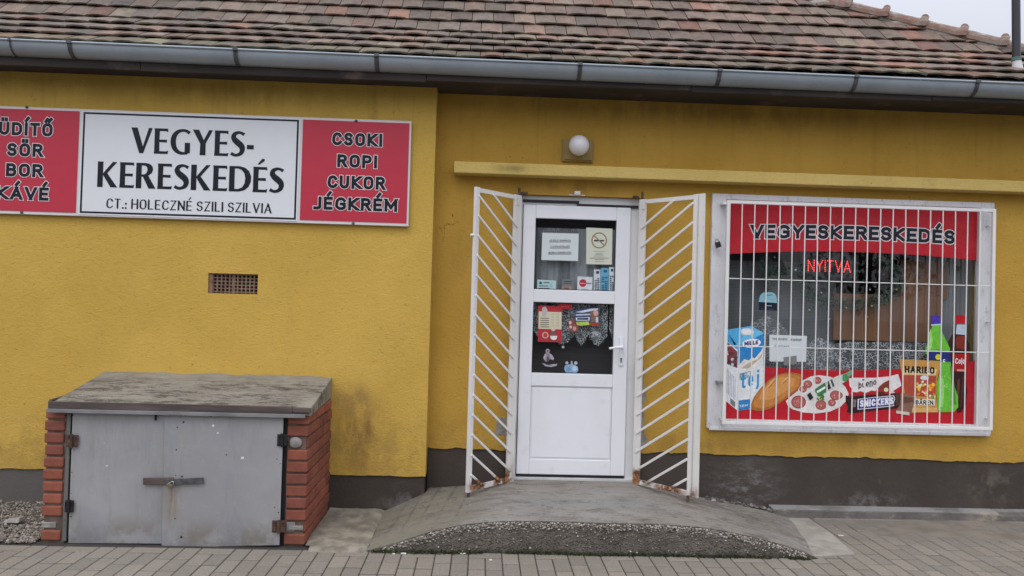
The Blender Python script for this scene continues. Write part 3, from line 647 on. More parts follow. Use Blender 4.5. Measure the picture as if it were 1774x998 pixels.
# wall step skirting where the plaster has fallen at the door
pt = MB()
pt.prism(pp([(861,724),(893,722),(893,754),(858,753),(860,740)], -.003), -.003, .0, (.2,.19,.18)); pt.build('bare_patch', CEM, bld); pt = MB()
pt.prism(pp([(1112,628),(1117,640),(1115,660),(1120,688),(1114,700),(1116,720),(1116,752),(1124,762),(1118,775),(1104,782),(1104,628)], -.003), -.003, 0, (.2,.19,.18))
pt.build('bare_patch', CEM, bld)
# ledge over door and window
a = P(787,279,-.13); b = P(787,299,-.13)
lg = MB(); lg.box(a.x, RX, -.13, 0, b.z, a.z); lg.build('ledge', YEL_LEDGE, bld, bev=.006)
# eaves: soffit, fascia, roof
sf = MB()
sf.box(LX, KX, -.38, WL+.05, 3.062, 3.085); sf.box(KX+.002, RX, -.38, .05, 3.062, 3.085)
sf.build('soffit', WOODD, bld, bev=.003)
fa = MB(); x = LX
while x < RX:
    x2 = min(RX, x+rnd.uniform(1.6, 2.6)); fa.box(x, x2-.004, -.405, -.381, 3.035+rnd.uniform(-.006,.006), 3.20); x = x2
fa.build('fascia_board', WOODD, bld, bev=.003)
SK = .74; C1, S1 = math.cos(math.radians(32)), math.sin(math.radians(32)); C2 = S2 = math.sqrt(.5)
E0 = (-.385, 3.206)
def roof_pt(s):                       # (y,z) along the slope
    if s <= SK: return (E0[0]+s*C1, E0[1]+s*S1)
    return (E0[0]+SK*C1+(s-SK)*C2, E0[1]+SK*S1+(s-SK)*S2)
hy, hz = roof_pt(SK)
def hipx(y):                          # the hip leans left as it rises
    return 4.283 - (y-.291)*(1.163/.456) if y > hy else 4.283-(hy-.291)*(1.163/.456) + (hy-y)*1.35
roof = MB(); top = roof_pt(4.0)
def strip_pts(ss):
    for s0, s1 in zip(ss[:-1], ss[1:]):
        y0, z0 = roof_pt(s0); y1, z1 = roof_pt(s1)
        roof.add([(LX-.2,y0,z0-.025),(hipx(y0),y0,z0-.025),(hipx(y1),y1,z1-.025),(LX-.2,y1,z1-.025)], [(0,1,2,3)])
strip_pts([0, SK, 2, 2.9, 3.9])
y1, z1 = roof_pt(3.9)
hx1 = hipx(y1)
y0, z0 = roof_pt(0); yr = 2*y1-y0
roof.add([(LX-.2,y1,z1-.025),(hx1,y1,z1-.025),(hipx(y0),yr,z0-.03),(LX-.2,yr,z0-.03)], [(0,1,2,3)])      # rear slope
roof.add([(hipx(y0),y0,z0-.05),(hipx(y0),yr,z0-.03),(hx1,y1,z1-.03),(hipx(hy),hy,hz-.05)], [(0,1,3),(1,2,3)])  # end slope
roof_o = roof.build('roof', simple('roof_underlay', (.03,.024,.02), .9), bld); roof_o['label'] = 'weathered brown and red plain tiled roof'
tl = MB(); pal = [(.165,.120,.100),(.135,.105,.092),(.185,.128,.104),(.150,.122,.098),(.112,.096,.088),(.19,.118,.094),(.172,.140,.110),(.155,.118,.104),(.195,.142,.116),(.152,.110,.096),(.128,.108,.096)]
red = (.215,.108,.08); yel = (.20,.172,.13)
TW = .166; EX = .186
def tile(x0, x1, s0, col, lift, skew):
    y0, z0 = roof_pt(s0); y1, z1 = roof_pt(s0+EX*1.12)
    cam_ = rnd.uniform(.003,.011); th = .012; nrows = []
    ny, nz_ = -(z1-z0), (y1-y0); l = math.hypot(ny, nz_); ny /= l; nz_ /= l
    v = []
    for (yy, zz, up) in ((y0, z0, lift+.024), (y1, z1, .005)):
        for k_ in range(4):
            f_ = k_/3; hx_ = x0+(x1-x0)*f_; cu = cam_*math.sin(math.pi*f_)*(1 if up > .01 else .4) + (skew*(f_-.5) if up > .01 else 0)
            v.append((hx_+ (0 if up < .01 else 0), yy+ny*(up+cu), zz+nz_*(up+cu)))
    n_ = len(v); v += [(p[0], p[1]-ny*th, p[2]-nz_*th) for p in v]
    f = [(0,1,5,4),(1,2,6,5),(2,3,7,6)] + [(8,9,1,0),(9,10,2,1),(10,11,3,2)] + [(8,0,4,12),(3,11,15,7)] + [(12,13,9,8),(13,14,10,9),(14,15,11,10)]
    tl.add(v, f, col)
for r_ in range(-0, RIDGE_S+1):
    s0 = r_*EX - .01
    if s0 > 3.85: break
    wave = rnd.uniform(-.003,.003)
    x = LX - .2 + (r_ % 2)*TW/2 + rnd.uniform(-.02,.02)
    y_, z_ = roof_pt(s0+EX*.5)
    while x < hipx(y_) - .02:
        wd = TW + rnd.uniform(-.003,.003)
        nn = mnoise.noise(Vector((x*.7, r_*.33, 2.2)))
        q = rnd.random()
        warm = .5 + .5*math.tanh((x-.3)*.8)
        if q < .045+.06*warm: c = red
        elif q < .08+.05*warm and r_ < 9: c = yel
        else: c = rnd.choice(pal)
        k_ = rnd.uniform(.70,1.25)*(1+.30*nn)
        c = (c[0]*k_*(1+.10*warm), c[1]*k_*(1.0+.0*warm), c[2]*k_*.93)
        c = tuple(v*.74+b*.26*k_ for v, b in zip(c, (.155,.118,.088)))
        if r_ == 0: c = (c[0]*.8, c[1]*.86, c[2]*.75)
        tile(x+.0025, min(x+wd-.0025, hipx(y_)+.03), s0 + rnd.uniform(-.006,.006)+.01*mnoise.noise(Vector((x*1.3, r_*4.1, 0))), c, rnd.uniform(0,.006)+.007*abs(mnoise.noise(Vector((x*2.1, r_*7.7, 5)))), rnd.uniform(-.010,.010))
        x += wd
tl.build('roof_tiling', TILE, roof_o)
# hip: mortar bed and overlapping ridge tiles
hips = []
yb = E0[0]+.02
path = [(hipx(E0[0]), roof_pt(0)), (hipx(hy), roof_pt(SK)), (hipx(roof_pt(3.9)[0]), roof_pt(3.9))]
hp = [Vector((p[0], p[1][0], p[1][1])) for p in path]
mo = MB()
def along(d):
    l1 = (hp[1]-hp[0]).length
    return hp[0]+(hp[1]-hp[0]).normalized()*d if d < l1 else hp[1]+(hp[2]-hp[1]).normalized()*(d-l1)
tot = (hp[1]-hp[0]).length+(hp[2]-hp[1]).length
hdn = (hp[2]-hp[1]).normalized(); nrm_m = Vector((0,-C2,C2)); acr = Vector((-1,0,0)); acr = (acr-nrm_m*acr.dot(nrm_m)).normalized()
nd = 150; v = []
for i in range(nd+1):
    a = along((tot-.1)*i/nd+.02); w_ = .130 + .11*max(0, mnoise.noise(Vector((i*.21, 0, 0)))+.25) + .022*mnoise.noise(Vector((i*.9, 3, 0)))
    for j, f_ in enumerate((0, .35, .7, 1.0)):
        v.append(a + acr*(w_*f_-.01) + nrm_m*((.070, .060, .046, .014)[j] + .010*mnoise.noise(Vector((i*.5, j*2.2, 1)))))
mo.add(v, [(4*i+k_, 4*i+k_+1, 4*i+k_+5, 4*i+k_+4) for i in range(nd) for k_ in range(3)], smooth=False)
RECALC[0] = False
mo.build('hip_mortar', MORTAR, roof_o)
d = .17; LT = .31
while d+LT < tot:
    a = along(d); b = along(d+LT+.03); t_ = (b-a).normalized(); up = Vector((0,0,1)); e = (up-t_*up.dot(t_)).normalized(); g_s = t_.cross(e)
    mb = MB(); prof = [(0,.098),(.05,.098),(.065,.080),(LT+.03,.072)]; v = []
    for (dd, rr_) in prof:
        for j in range(9):
            an = math.radians(-95+190*j/8); v.append(a+t_*dd+e*(rr_*math.cos(an)-.012+(.012 if dd < .05 else 0))+g_s*(rr_*math.sin(an)))
    f = [(i*9+j, i*9+j+1, (i+1)*9+j+1, (i+1)*9+j) for i in range(3) for j in range(8)] + [tuple(range(8,-1,-1))]
    mb.add(v, f, smooth=False)
    mb.ball(a+t_*.03+e*.088, .030, 8, 6, sc=(1,1,.9))
    mb.build('ridge_tile', RIDGE, roof_o); d += LT
# gutter
ga, gb = P(0,69,-.50), P(1774,146,-.50)
GS = (gb.z-ga.z)/(gb.x-ga.x); gz = lambda x: ga.z+(x-ga.x)*GS
gu = MB(); GR = .081; gy = -.50+GR
xs = [LX-.2, RX+.1]; n_ = 18; v = []
for x in xs:
    for j in range(n_+1):
        an = math.pi + math.pi*j/n_; v.append((x, gy+GR*math.cos(an), gz(x)+GR*1.0*math.sin(an)))
gu.add(v, [(j, j+1, n_+2+j, n_+1+j) for j in range(n_)], smooth=True)
v2 = [(p[0], gy+(p[1]-gy)*.96, gz(p[0])+(p[2]-gz(p[0]))*.96) for p in v]
gu.add(v2, [(j+1, j, n_+1+j, n_+2+j) for j in range(n_)], smooth=True)
gu.tube([(xs[0], -.503, gz(xs[0])+.004), (xs[1], -.503, gz(xs[1])+.004)], .008, 8)
gut = gu.build('gutter', ZINC, bld)
for px in (14, 115, 403, 648, 1001, 1243, 1480, 1690):
    x = P(px, 120, -.5).x; mb = MB(); v = []
    ww_ = .03 if px != 14 else .012
    for dx in (0, ww_):
        for j in range(13):
            an = math.pi + math.pi*j/12*.8; v.append((x+dx, gy+(GR+.004)*math.cos(an), gz(x)+(GR+.004)*math.sin(an)))
    mb.add(v, [(j, j+1, 14+j, 13+j) for j in range(12)], smooth=True)
    mb.box(x, x+ww_, -.52, -.496, gz(x)-.006, gz(x)+.014)
    mb.box(x+.002, x+ww_-.002, -.42+.02, -.40, gz(x)-.075, gz(x)+.03)
    mb.build('gutter_bracket', GALV, gut)
# air vent
av = MB(); av.box(VX0, VX1, WL+.055, WL+.08, VZ0, VZ1)
ven = av.build('air_vent', simple('dark_vent_back', (.012,.009,.007), .9), bld)
va = MB(); nx, nz2 = 11, 5; x0v, x1v, z0v, z1v = VX0+.028, VX1-.004, VZ0+.012, VZ1-.006
cw, chh = (x1v-x0v)/nx, (z1v-z0v)/nz2; cl_ = (.155,.095,.065)
va.box(VX0+.001, x0v, WL+.012, WL+.05, VZ0+.002, VZ1-.002)
for i in range(nx+1):
    wv_ = .0095 if i not in (5,) else .022
    va.box(x0v+i*cw-wv_/2, x0v+i*cw+wv_/2, WL+.022, WL+.05, z0v-.008, z1v+.004)
for j in range(nz2+1): va.box(x0v, x1v, WL+.0235, WL+.05, z0v+j*chh-.0045, z0v+j*chh+.0045)
va.build('perforated_brick', simple('vent_clay', (.20,.125,.085), .9, var=.25, scale=25, bump=.4), ven)

# ---- door
door = MB()   # fixed frame
FY = .045
fx0, fx1, fz1 = DX0, DX1, DZ1
sx0, sx1, sz0, sz1 = .288, 1.093, .246, 2.262      # sash
door.box(fx0+.001, sx0-.004, FY, FY+.07, DZ0, fz1-.001); door.box(sx1+.004, fx1-.001, FY, FY+.07, DZ0, fz1-.001)
door.box(sx0-.004, sx1+.004, FY, FY+.07, sz1+.004, fz1-.001)
door_o = door.build('door', PVC2, bld, bev=.004); door_o['label'] = 'white PVC shop door with two panes over a solid lower panel'
mb = MB(); mb.box(sx0-.02, sx1+.07, FY-.03, FY+.03, DZ0-.012, DZ0+.012); mb.build('threshold', simple('alu_threshold', (.6,.6,.6), .4, .3), door_o, bev=.003)
mb = MB(); mb.box(sx0, sx1, FY-.012, FY-.002, DZ0+.013, sz0+.014); mb.build('rubber_seal', SEAL, door_o); mb = MB()
a = pr(906,345,1003,350,.03); mb.box(a[0], a[1], .03, FY-.001, a[3]-.02, a[3])
a = pr(1000,353,1106,358,.03); mb.box(a[0]-.0, a[1], .028, FY-.001, a[3]-.02, a[3])
mb.build('rubber_seal', SEAL, door_o)
ux0, ux1, uz0, uz1 = pr(928,378,1067,505,.035); lx0, lx1, lz0, lz1 = pr(924,523,1063,649,.035); ux1 = 1.0*(P(1067,400,.035).x); 
ax0 = (ux0+lx0)/2; ax1 = (P(1067,440,.035).x+P(1062,590,.035).x)/2
px0, px1, pz0, pz1 = pr(917,668,1058,797,.035)
sash = MB(); SY = .022
sash.box(sx0, ax0, SY, SY+.07, sz0+.016, sz1); sash.box(ax1, sx1, SY, SY+.07, sz0+.016, sz1)
for z0_, z1_ in ((uz1, sz1), (lz1, uz0), (pz1, lz0), (sz0+.016, pz0)): sash.box(ax0, ax1, SY, SY+.07, z0_, z1_)
sash_o = sash.build('door_leaf', PVC, door_o, bev=.005, seg=3)
mb = MB(); mb.box(ax0+.001, ax1-.001, SY+.012, SY+.05, pz0+.001, pz1-.001); mb.box(ax0+.012, ax1-.012, SY+.006, SY+.0115, pz0+.012, pz1-.012)
mb.build('lower_panel', PVC, door_o, bev=.002)
for z0_, z1_ in ((uz0, uz1), (lz0, lz1)):
    mb = MB(); mb.box(ax0+.001, ax1-.001, SY+.028, SY+.033, z0_+.001, z1_-.001); mb.build('glass_pane', GLASSM, door_o)
mb = MB()
for z0_, z1_ in ((uz0, uz1), (lz0, lz1)):
    for bx in ((ax0, ax0+.006, z0_, z1_), (ax1-.006, ax1, z0_, z1_), (ax0+.006, ax1-.006, z0_, z0_+.006), (ax0+.006, ax1-.006, z1_-.006, z1_)): mb.box(bx[0], bx[1], SY+.02, SY+.026, bx[2], bx[3])
mb.build('pane_gasket', SEAL, door_o)
# handle
hd = MB(); hx = P(1077,600,0).x; hzt = P(1077,584,0).z; hzb = P(1077,634,0).z
hd.box(hx-.016, hx+.016, SY-.010, SY-.0005, hzb, hzt)
hd.tube([(hx, SY-.01, P(1077,601,0).z), (hx, SY-.05, P(1077,601,0).z)], .010, 10)
hd.tube([(hx+.004, SY-.052, P(1077,601,0).z), (hx-.05, SY-.054, P(1077,602,0).z), (hx-.098, SY-.050, P(1077,604,0).z)], [.011,.010,.009], 10)
hd.build('handle', PVC, door_o, bev=.004)
kh = MB(); kh.box(hx-.004, hx+.004, SY-.0125, SY-.0103, hzb+.022, hzb+.05); kh.ball((hx, SY-.011, hzb+.052), .007, 8, 6, sc=(1,.3,1)); kh.build('keyhole', SEAL, door_o)
# net curtains behind the panes
cu = MB(); yc = .095
def folds(mb, x0, x1, zt, zb_, y, n, amp, k, col=None):
    v = []
    for i in range(n+1):
        x = x0+(x1-x0)*i/n; yy = y+amp*math.sin(i*k)
        zb2 = zb_(x) if callable(zb_) else zb_; v += [(x, yy, zb2), (x, yy, zt)]
    mb.add(v, [(2*i, 2*i+2, 2*i+3, 2*i+1) for i in range(n)], col, smooth=True)
folds(cu, ax0-.02, ax1+.02, P(1000,396,yc).z, uz0-.02, yc+.02, 70, .010, .8)
c1_ = cu.build('voile_curtain', VOILE, door_o); c1_['label'] = 'grey net curtain folds behind the upper door pane'
cu = MB()
for (pa, pb, ph_, ) in ((922,946,.05), (953,995,.0), (996,1019,.0), (1019,1052,.0), (1055,1070,.05)):
    xa_, xb_ = P(pa,570,yc).x, P(pb,570,yc).x
    zb0 = P(1000, 598, yc).z
    folds(cu, xa_, xb_, lz1+.05, (lambda xm, zz, hw: (lambda x: zz + .075*abs((x-xm)/hw)**1.5 + .006*math.sin(x*190)))((xa_+xb_)/2, zb0+ph_, (xb_-xa_)/2), yc-.005, 26, .006, .9)
cu.build('lace_valance', LACE2, door_o)
dk = MB(); dk.box(ax0-.04, ax1+.04, .19, .2, sz0, sz1+.02); dk.build('dark_backing', simple('dark_cloth', (.035,.030,.032), .9, var=.2, scale=12, stretch=(.2,1,4)), door_o)

# ---- shop window (frame, glass)
wf = MB()
ox0, ox1, oz0, oz1 = P(1226,742,-.03).x-.004, P(1717,748,-.03).x, P(1226,742,-.03).z, P(1240,335,-.03).z
ix0 = P(1254,440,0).x; ix1 = P(1695,400,0).x; iz1 = P(1480,354,0).z; iz0 = P(1480,730,0).z-.004
ix0 = P(1250,640,0).x
wf.box(ox0, ix0, -.03, .04, oz0, oz1); wf.box(ix1, ox1, -.03, .04, oz0, oz1)
wf.box(ix0, ix1, -.028, .04, iz1, oz1); wf.box(ix0, ix1, -.028, .04, oz0, iz0)
win = wf.build('window', WWOOD, bld, bev=.004); win['label'] = 'white painted wooden shop window frame with chipped paint'
mb = MB()
mb.box(ox0+.012, ox1-.012, -.040, -.0301, oz0-.012, oz0+.012); mb.build('sill', WWOOD, win, bev=.003)
mb = MB(); mb.box(ix0+.001, ix1-.001, .018, .023, iz0+.001, iz1-.001); mb.build('glass_pane', GLASSM, win)
# room behind
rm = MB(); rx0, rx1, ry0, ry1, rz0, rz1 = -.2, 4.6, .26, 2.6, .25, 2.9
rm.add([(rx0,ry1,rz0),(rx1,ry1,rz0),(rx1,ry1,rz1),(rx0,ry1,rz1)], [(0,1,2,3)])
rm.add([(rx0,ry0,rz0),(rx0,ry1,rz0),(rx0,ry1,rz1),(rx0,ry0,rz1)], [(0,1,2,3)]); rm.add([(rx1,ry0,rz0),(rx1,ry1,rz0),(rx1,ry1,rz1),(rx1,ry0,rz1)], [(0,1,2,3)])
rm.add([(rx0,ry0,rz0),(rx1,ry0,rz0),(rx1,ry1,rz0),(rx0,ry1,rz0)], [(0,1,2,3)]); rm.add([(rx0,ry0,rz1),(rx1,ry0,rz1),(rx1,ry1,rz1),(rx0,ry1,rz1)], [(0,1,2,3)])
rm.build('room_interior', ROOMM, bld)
yb_ = .24
mb = MB(); a = pr(1255,470,1445,640,yb_); folds(mb, a[0], a[1], P(1300,452,yb_).z, a[2]-.1, yb_, 60, .006, .6); mb.build('pleated_blind', BLIND, win)['label'] = 'grey pleated blind behind the left half of the window'
mb = MB(); a = pr(1444,508,1630,594,yb_-.04); mb.box(a[0], a[1], yb_-.05, yb_-.035, a[2], a[3]+.0); a2 = pr(1560,450,1640,520,yb_-.02); mb.box(a2[0], a2[1], yb_-.03, yb_-.02, a2[2], a2[3]); mb.build('brown_board', BROWN, win, bev=.003)
mb = MB(); a = pr(1632,440,1700,640,yb_-.03); folds(mb, a[0], a[1]+.05, a[3]+.05, a[2]-.2, yb_-.03, 30, .012, .7); mb.build('pale_curtain', CURT, win)
mb = MB(); yl = .16
zt_ = P(1480,560,yl).z
def lace_zb(x): return P(1480,648,yl).z
lp = pp([(1300,560),(1330,545),(1352,560),(1385,600),(1420,585),(1445,596),(1470,592),(1600,594),(1645,600),(1645,660),(1300,660)], yl)
mb.flat(lp, yl)
mb.build('lace_curtain', LACE, win)
yl = .15
for q in ([(1436,598),(1470,638),(1500,655),(1492,660),(1428,612)], [(1550,640),(1600,598),(1612,602),(1566,655)], [(1326,600),(1360,640),(1352,648),(1322,612)]): mb = MB(); mb.flat(pp(q, yl), yl); mb.build('lace_edging', LACE, win)

# ------------------------------------------------------------------ security grilles on the door
def door_grille(name, label, hx_, ox_, mat, side):
    h0 = Vector((hx_, -.035, 0)); h1 = Vector((ox_, -.40, 0)); Wd = (h1-h0).length; u = (h1-h0)/Wd; nrm = Vector((0,0,1)).cross(u)*(-side)
    if nrm.y > 0: nrm = -nrm
    z0_, z1_ = .219, 2.318
    root = thing(name, label, 'grille', (hx_, -.035, z0_), 'white door grilles')
    q = lambda uu, z, d=0: h0+u*uu+nrm*d+Vector((0,0,z))
    fr_ = MB(); sw = .030
    def stile(u0, u1, za, zb, d=.026): fr_.hexa([q(u0,za,-d/2),q(u1,za,-d/2),q(u1,za,d/2),q(u0,za,d/2),q(u0,zb,-d/2),q(u1,zb,-d/2),q(u1,zb,d/2),q(u0,zb,d/2)])
    hs = .075 if side > 0 else .055
    stile(0, hs, z0_, z1_, .02); 
    if side > 0: stile(Wd-.036, Wd, z0_, z1_)
    else: stile(Wd-.022, Wd, z0_+.01, z1_)
    stile(hs, Wd-.02, z1_-.034, z1_-.004, .012); stile(hs, Wd-.02, z0_+.004, z0_+.040, .012)
    fr_.build('frame', mat, root, bev=.0015, seg=1)
    if side < 0:
        mb = MB(); d_ = .03
        mb.hexa([q(Wd-.02,z0_,-.03),q(Wd+.055,z0_,-.02),q(Wd+.055,z0_,-.012),q(Wd-.02,z0_,-.02),q(Wd-.02,z1_+.005,-.03),q(Wd+.055,z1_+.005,-.02),q(Wd+.055,z1_+.005,-.012),q(Wd-.02,z1_+.005,-.02)])
        mb.build('closing_plate', mat, root, bev=.001)
    n = 15; ztop = z1_-.058; zbot = z0_+.122
    drop = (.315 if side > 0 else .295); st = (ztop-zbot)/(n-1)
    ub, ue = (hs-.03, Wd-.022)
    for i in range(-1, n+1):
        zo = ztop+.0 - i*st; zi = zo-drop; uo, ui = ue, ub
        if zo > z1_-.03: uo = ue-(ue-ub)*((zo-(z1_-.03))/drop); zo = z1_-.03
        if zi < z0_+.02:
            ui = uo-(uo-ub)*((zo-(z0_+.02))/drop); zi = z0_+.02
        if uo-ui < .04: continue
        mb = MB(); a = q(uo, zo, .014); b = q(ui, zi, .014); mb.bar(a, b, .017, .009, up=nrm); mb.build('bar', mat, root, bev=.001, seg=1)
    # hinges: pins at top and bottom
    mb = MB(); mb.tube([q(.02, z1_+.0, 0), q(.02, z1_+.055, 0)], .009, 8); mb.box(hx_-.01, hx_+.05*side, -.04, -.001, z1_+.01, z1_+.028); mb.build('hinge', RUSTY, root)
    mb = MB(); mb.tube([q(.01, z0_-.02, 0), q(.01, z0_+.03, 0)], .010, 8); mb.build('hinge', RUSTY, root)
    mb = MB(); mb.bar(q(.045, z1_-.02, .016), q(.045, z1_-.075, .016), .018, .004, up=nrm); mb.build('weld_tab', mat, root)
    mb = MB(); mb.tube([q(Wd-.02, z0_-.035, 0), q(Wd-.02, z0_+.005, 0)], .009, 8); mb.build('floor_bolt', RUSTY, root)
    return root, q, Wd
gl_, ql, wl_ = door_grille('door_grille', 'open white grille leaf left of the door, bars sloping down towards the door', .262, -.070, GR_L, 1)
mb = MB(); a = P(816,407,-.40); mb.tube([a+Vector((-.004,0,0)), ql(wl_-.01, a.z, 0)], .010, 8); mb.build('latch_pin', GR_W, gl_)
gr_, qr, wr_ = door_grille('door_grille', 'open white grille leaf right of the door with a wide plate down its outer edge', 1.148, 1.475, GR_R, -1)
# fixing hooks over the door
for px, c in ((1000, 335),):
    a = P(px, c, -.02); mb = MB(); mb.box(a.x-.022, a.x+.022, -.035, -.001, a.z-.012, a.z+.016); mb.box(a.x-.06, a.x+.06, -.012, -.0005, a.z-.016, a.z-.008)
    tag(mb.build('lock_bracket', [GR_W][0], None, bev=.004), 'small white bracket on the wall above the middle of the door', 'bracket')

# ------------------------------------------------------------------ grille on the shop window
wg = thing('window_grille', 'white grille of thin upright bars in front of the shop window', 'grille', (2.8, -.09, .68))
GY = -.09; a = P(1252,350,GY); gx0 = P(1262,350,GY).x; gx0b = P(1257,500,GY).x
gx0 = P(1257,540,GY).x - .010; gx1 = P(1719,555,GY).x+.010; gz0 = P(1480,737,GY).z; gz1 = P(1480,357,GY).z
fr_ = MB()
fr_.box(gx0, gx0+.026, GY-.012, GY+.012, gz0-.012, gz1+.012); fr_.box(gx1-.024, gx1, GY-.012, GY+.012, gz0-.012, gz1+.012)
fr_.box(gx0+.026, gx1-.024, GY-.011, GY+.011, gz1-.012, gz1+.012); fr_.box(gx0+.026, gx1-.024, GY-.011, GY+.011, gz0-.012, gz0+.010)
fr_.build('frame', GR_W, wg, bev=.002)
xa = P(1281.5,540,GY).x; xb = P(1695,540,GY).x
for i in range(20):
    x = xa+(xb-xa)*i/19; mb = MB(); j = rnd.uniform(-.003,.003)
    mb.tube([(x, GY-.004, gz0), (x+j, GY-.004+rnd.uniform(-.002,.002), (gz0+gz1)/2), (x, GY-.004, gz1)], .0045 if i < 19 else .007, 7); mb.build('bar', GR_W, wg)
for za, zb in ((P(1262,482,GY).z, P(1716,496,GY).z), (P(1257,597,GY).z, P(1700,613,GY).z)):
    mb = MB(); mb.tube([(gx0+.02, GY+.006, (za+zb)/2), (gx1-.01, GY+.006, (za+zb)/2)], .0038, 7); mb.build('crossbar', GR_W, wg)
for (px, py) in ((1252,353),(1244,662),(1250,725)):
    a = P(px, py, -.06); mb = MB(); mb.box(a.x-.012, gx0+.01, GY-.006, -.031, a.z-.009, a.z+.009); mb.build('fixing_lug', GR_W if py != 662 else simple('lug_steel', (.3,.3,.3), .4, .6), wg, bev=.002)
for (px, py) in ((1716,391),(1716,558),(1715,725)):
    a = P(px, py, -.06); mb = MB(); mb.box(a.x-.02, a.x+.0, GY+.012, -.031, a.z-.004, a.z+.004); mb.build('fixing_lug', GR_W, wg)
# padlock hanging at the window grille
def padlock(name, label, c, w, h, mat, tilt):
    root = thing(name, label, 'padlock', c); R_ = Matrix.Rotation(tilt, 3, 'Y'); C = Vector(c)
    mb = MB()
    pts = [Vector((x, y, z)) for x, y, z in ((-w/2,-.008,-h/2),(w/2,-.008,-h/2),(w/2,.008,-h/2),(-w/2,.008,-h/2),(-w/2,-.008,h/2),(w/2,-.008,h/2),(w/2,.008,h/2),(-w/2,.008,h/2))]
    mb.hexa([C+R_@p for p in pts]); mb.build('body', mat, root, bev=.004)
    mb = MB(); mb.tube([C+R_@Vector((-w*.3, 0, h*.4))] + [C+R_@Vector((w*.3*math.cos(math.pi-t*math.pi/6), 0, h*.75+w*.3*math.sin(t*math.pi/6))) for t in range(7)] + [C+R_@Vector((w*.3, 0, h*.4))], .004, 7)
    mb.build('shackle', simple('shackle_steel', (.35,.35,.35), .3, .9), root)
a = P(1244,424,-.075); padlock('padlock', 'black padlock hanging on the left edge of the window grille', (a.x, -.075, a.z), .040, .042, DARKM, math.radians(-18))

# ------------------------------------------------------------------ sign board on the left wall
sg = thing('shop_sign', 'long red and white sign board reading vegyeskereskedés on the yellow wall', 'sign', (-2.2, WL-.03, 2.05))
SYF = WL-.035
sR = P(713,211,SYF).x; sL3 = P(521,290,SYF).x; sL2 = P(139,280,SYF).x; sz0_, sz1_ = 2.050, 2.806
sLe = sL2-(sR-sL3)
mb = MB(); mb.box(sLe-.012, sR, SYF, WL-.006, sz0_, sz1_, hexc(215,210,208)); mb.build('backing_board', SIGNP, sg, bev=.003)
REDS = (.50,.040,.065); BLK = (.012,.013,.02); WHT = (.72,.73,.74)
mb = MB(); mb.box(sLe, sL2-.016, SYF-.0035, SYF-.0005, sz0_+.022, sz1_-.018, REDS); lr = mb.build('red_panel', SIGNP, sg)
mb = MB(); mb.box(sL3+.006, sR-.014, SYF-.0035, SYF-.0005, sz0_+.022, sz1_-.018, REDS); rr_o = mb.build('red_panel', SIGNP, sg)
mb = MB(); mb.box(sL2, sL3-.012, SYF-.0035, SYF-.0005, sz0_+.012, sz1_-.012, WHT); wp = mb.build('white_panel', SIGNP, sg)
mb = MB(); bx0, bx1, bz0, bz1 = sL2+.012, sL3-.022, sz0_+.022, sz1_-.022
for q in ((bx0,bx1,bz0,bz0+.013),(bx0,bx1,bz1-.013,bz1),(bx0,bx0+.013,bz0+.013,bz1-.013),(bx1-.013,bx1,bz0+.013,bz1-.013)): mb.box(q[0], q[1], SYF-.0045, SYF-.0036, q[2], q[3], BLK)
YT = SYF-.005
def tline(mb, s, xa, ya, xb, yb_, hpx, col=BLK, **kw):      # base line from (xa,ya) to (xb,yb), cap height in photo pixels
    A = P(xa, ya, YT); B = P(xb, yb_, YT); Hh = hpx/FPX*(CAMD+YT)
    text(mb, s, A.x, B.x, (A.z+B.z)/2, Hh, YT, col, **kw)
kw = dict(w=.18, nib=(.08,.225), sp=.12)
for s_, xa, ya, xb, yb2 in (('VEGYES-', 226, 264.8, 439, 272.0), ('KERESKEDÉS', 168, 323.6, 491.5, 334.6)):
    A = P(xa, ya, YT); B = P(xb, yb2, YT); display_text(mb, s_, A.x, B.x, (A.z+B.z)/2, 43.6/FPX*(CAMD+YT), YT, BLK)
tline(mb, 'CT.: HOLECZNÉ SZILI SZILVIA', 184, 361, 470, 369.5, 17, wide=1.0, w=.12, nib=(.09,.165), sp=.17)
mb.build('lettering', SIGNP, wp)
kw = dict(w=.235, sp=.17, outline=.05, ocol=(.72,.70,.70), wide=.95)
mb = MB()
for s, xa, ya, xb, yb2 in (('ÜDÍTŐ', -2, 235.5, 91, 234), ('SÖR', 12, 271, 74, 272), ('BOR', 10, 306, 74, 307.5), ('KÁVÉ', -6, 346, 84, 348)):
    tline(mb, s, xa, ya, xb, (ya+yb2)/2, 22.5, **kw)
mb.build('lettering', SIGNP, lr)
mb = MB()
for s, xa, ya, xb, yb2 in (('CSOKI', 575, 252, 662, 254), ('ROPI', 584, 290, 653, 291.5), ('CUKOR', 567, 326.5, 667, 328.5), ('JÉGKRÉM', 544, 363, 688, 367)):
    tline(mb, s, xa, ya, xb, yb2, 22.5, **kw)
mb.build('lettering', SIGNP, rr_o)
for px, py in ((47,186),(617,210),(38,368),(612,387)):
    a = P(px, py, SYF); mb = MB(); mb.ball((a.x, SYF-.004, a.z), .011, 8, 6, sc=(1,.5,1)); mb.build('screw', GALV, sg)

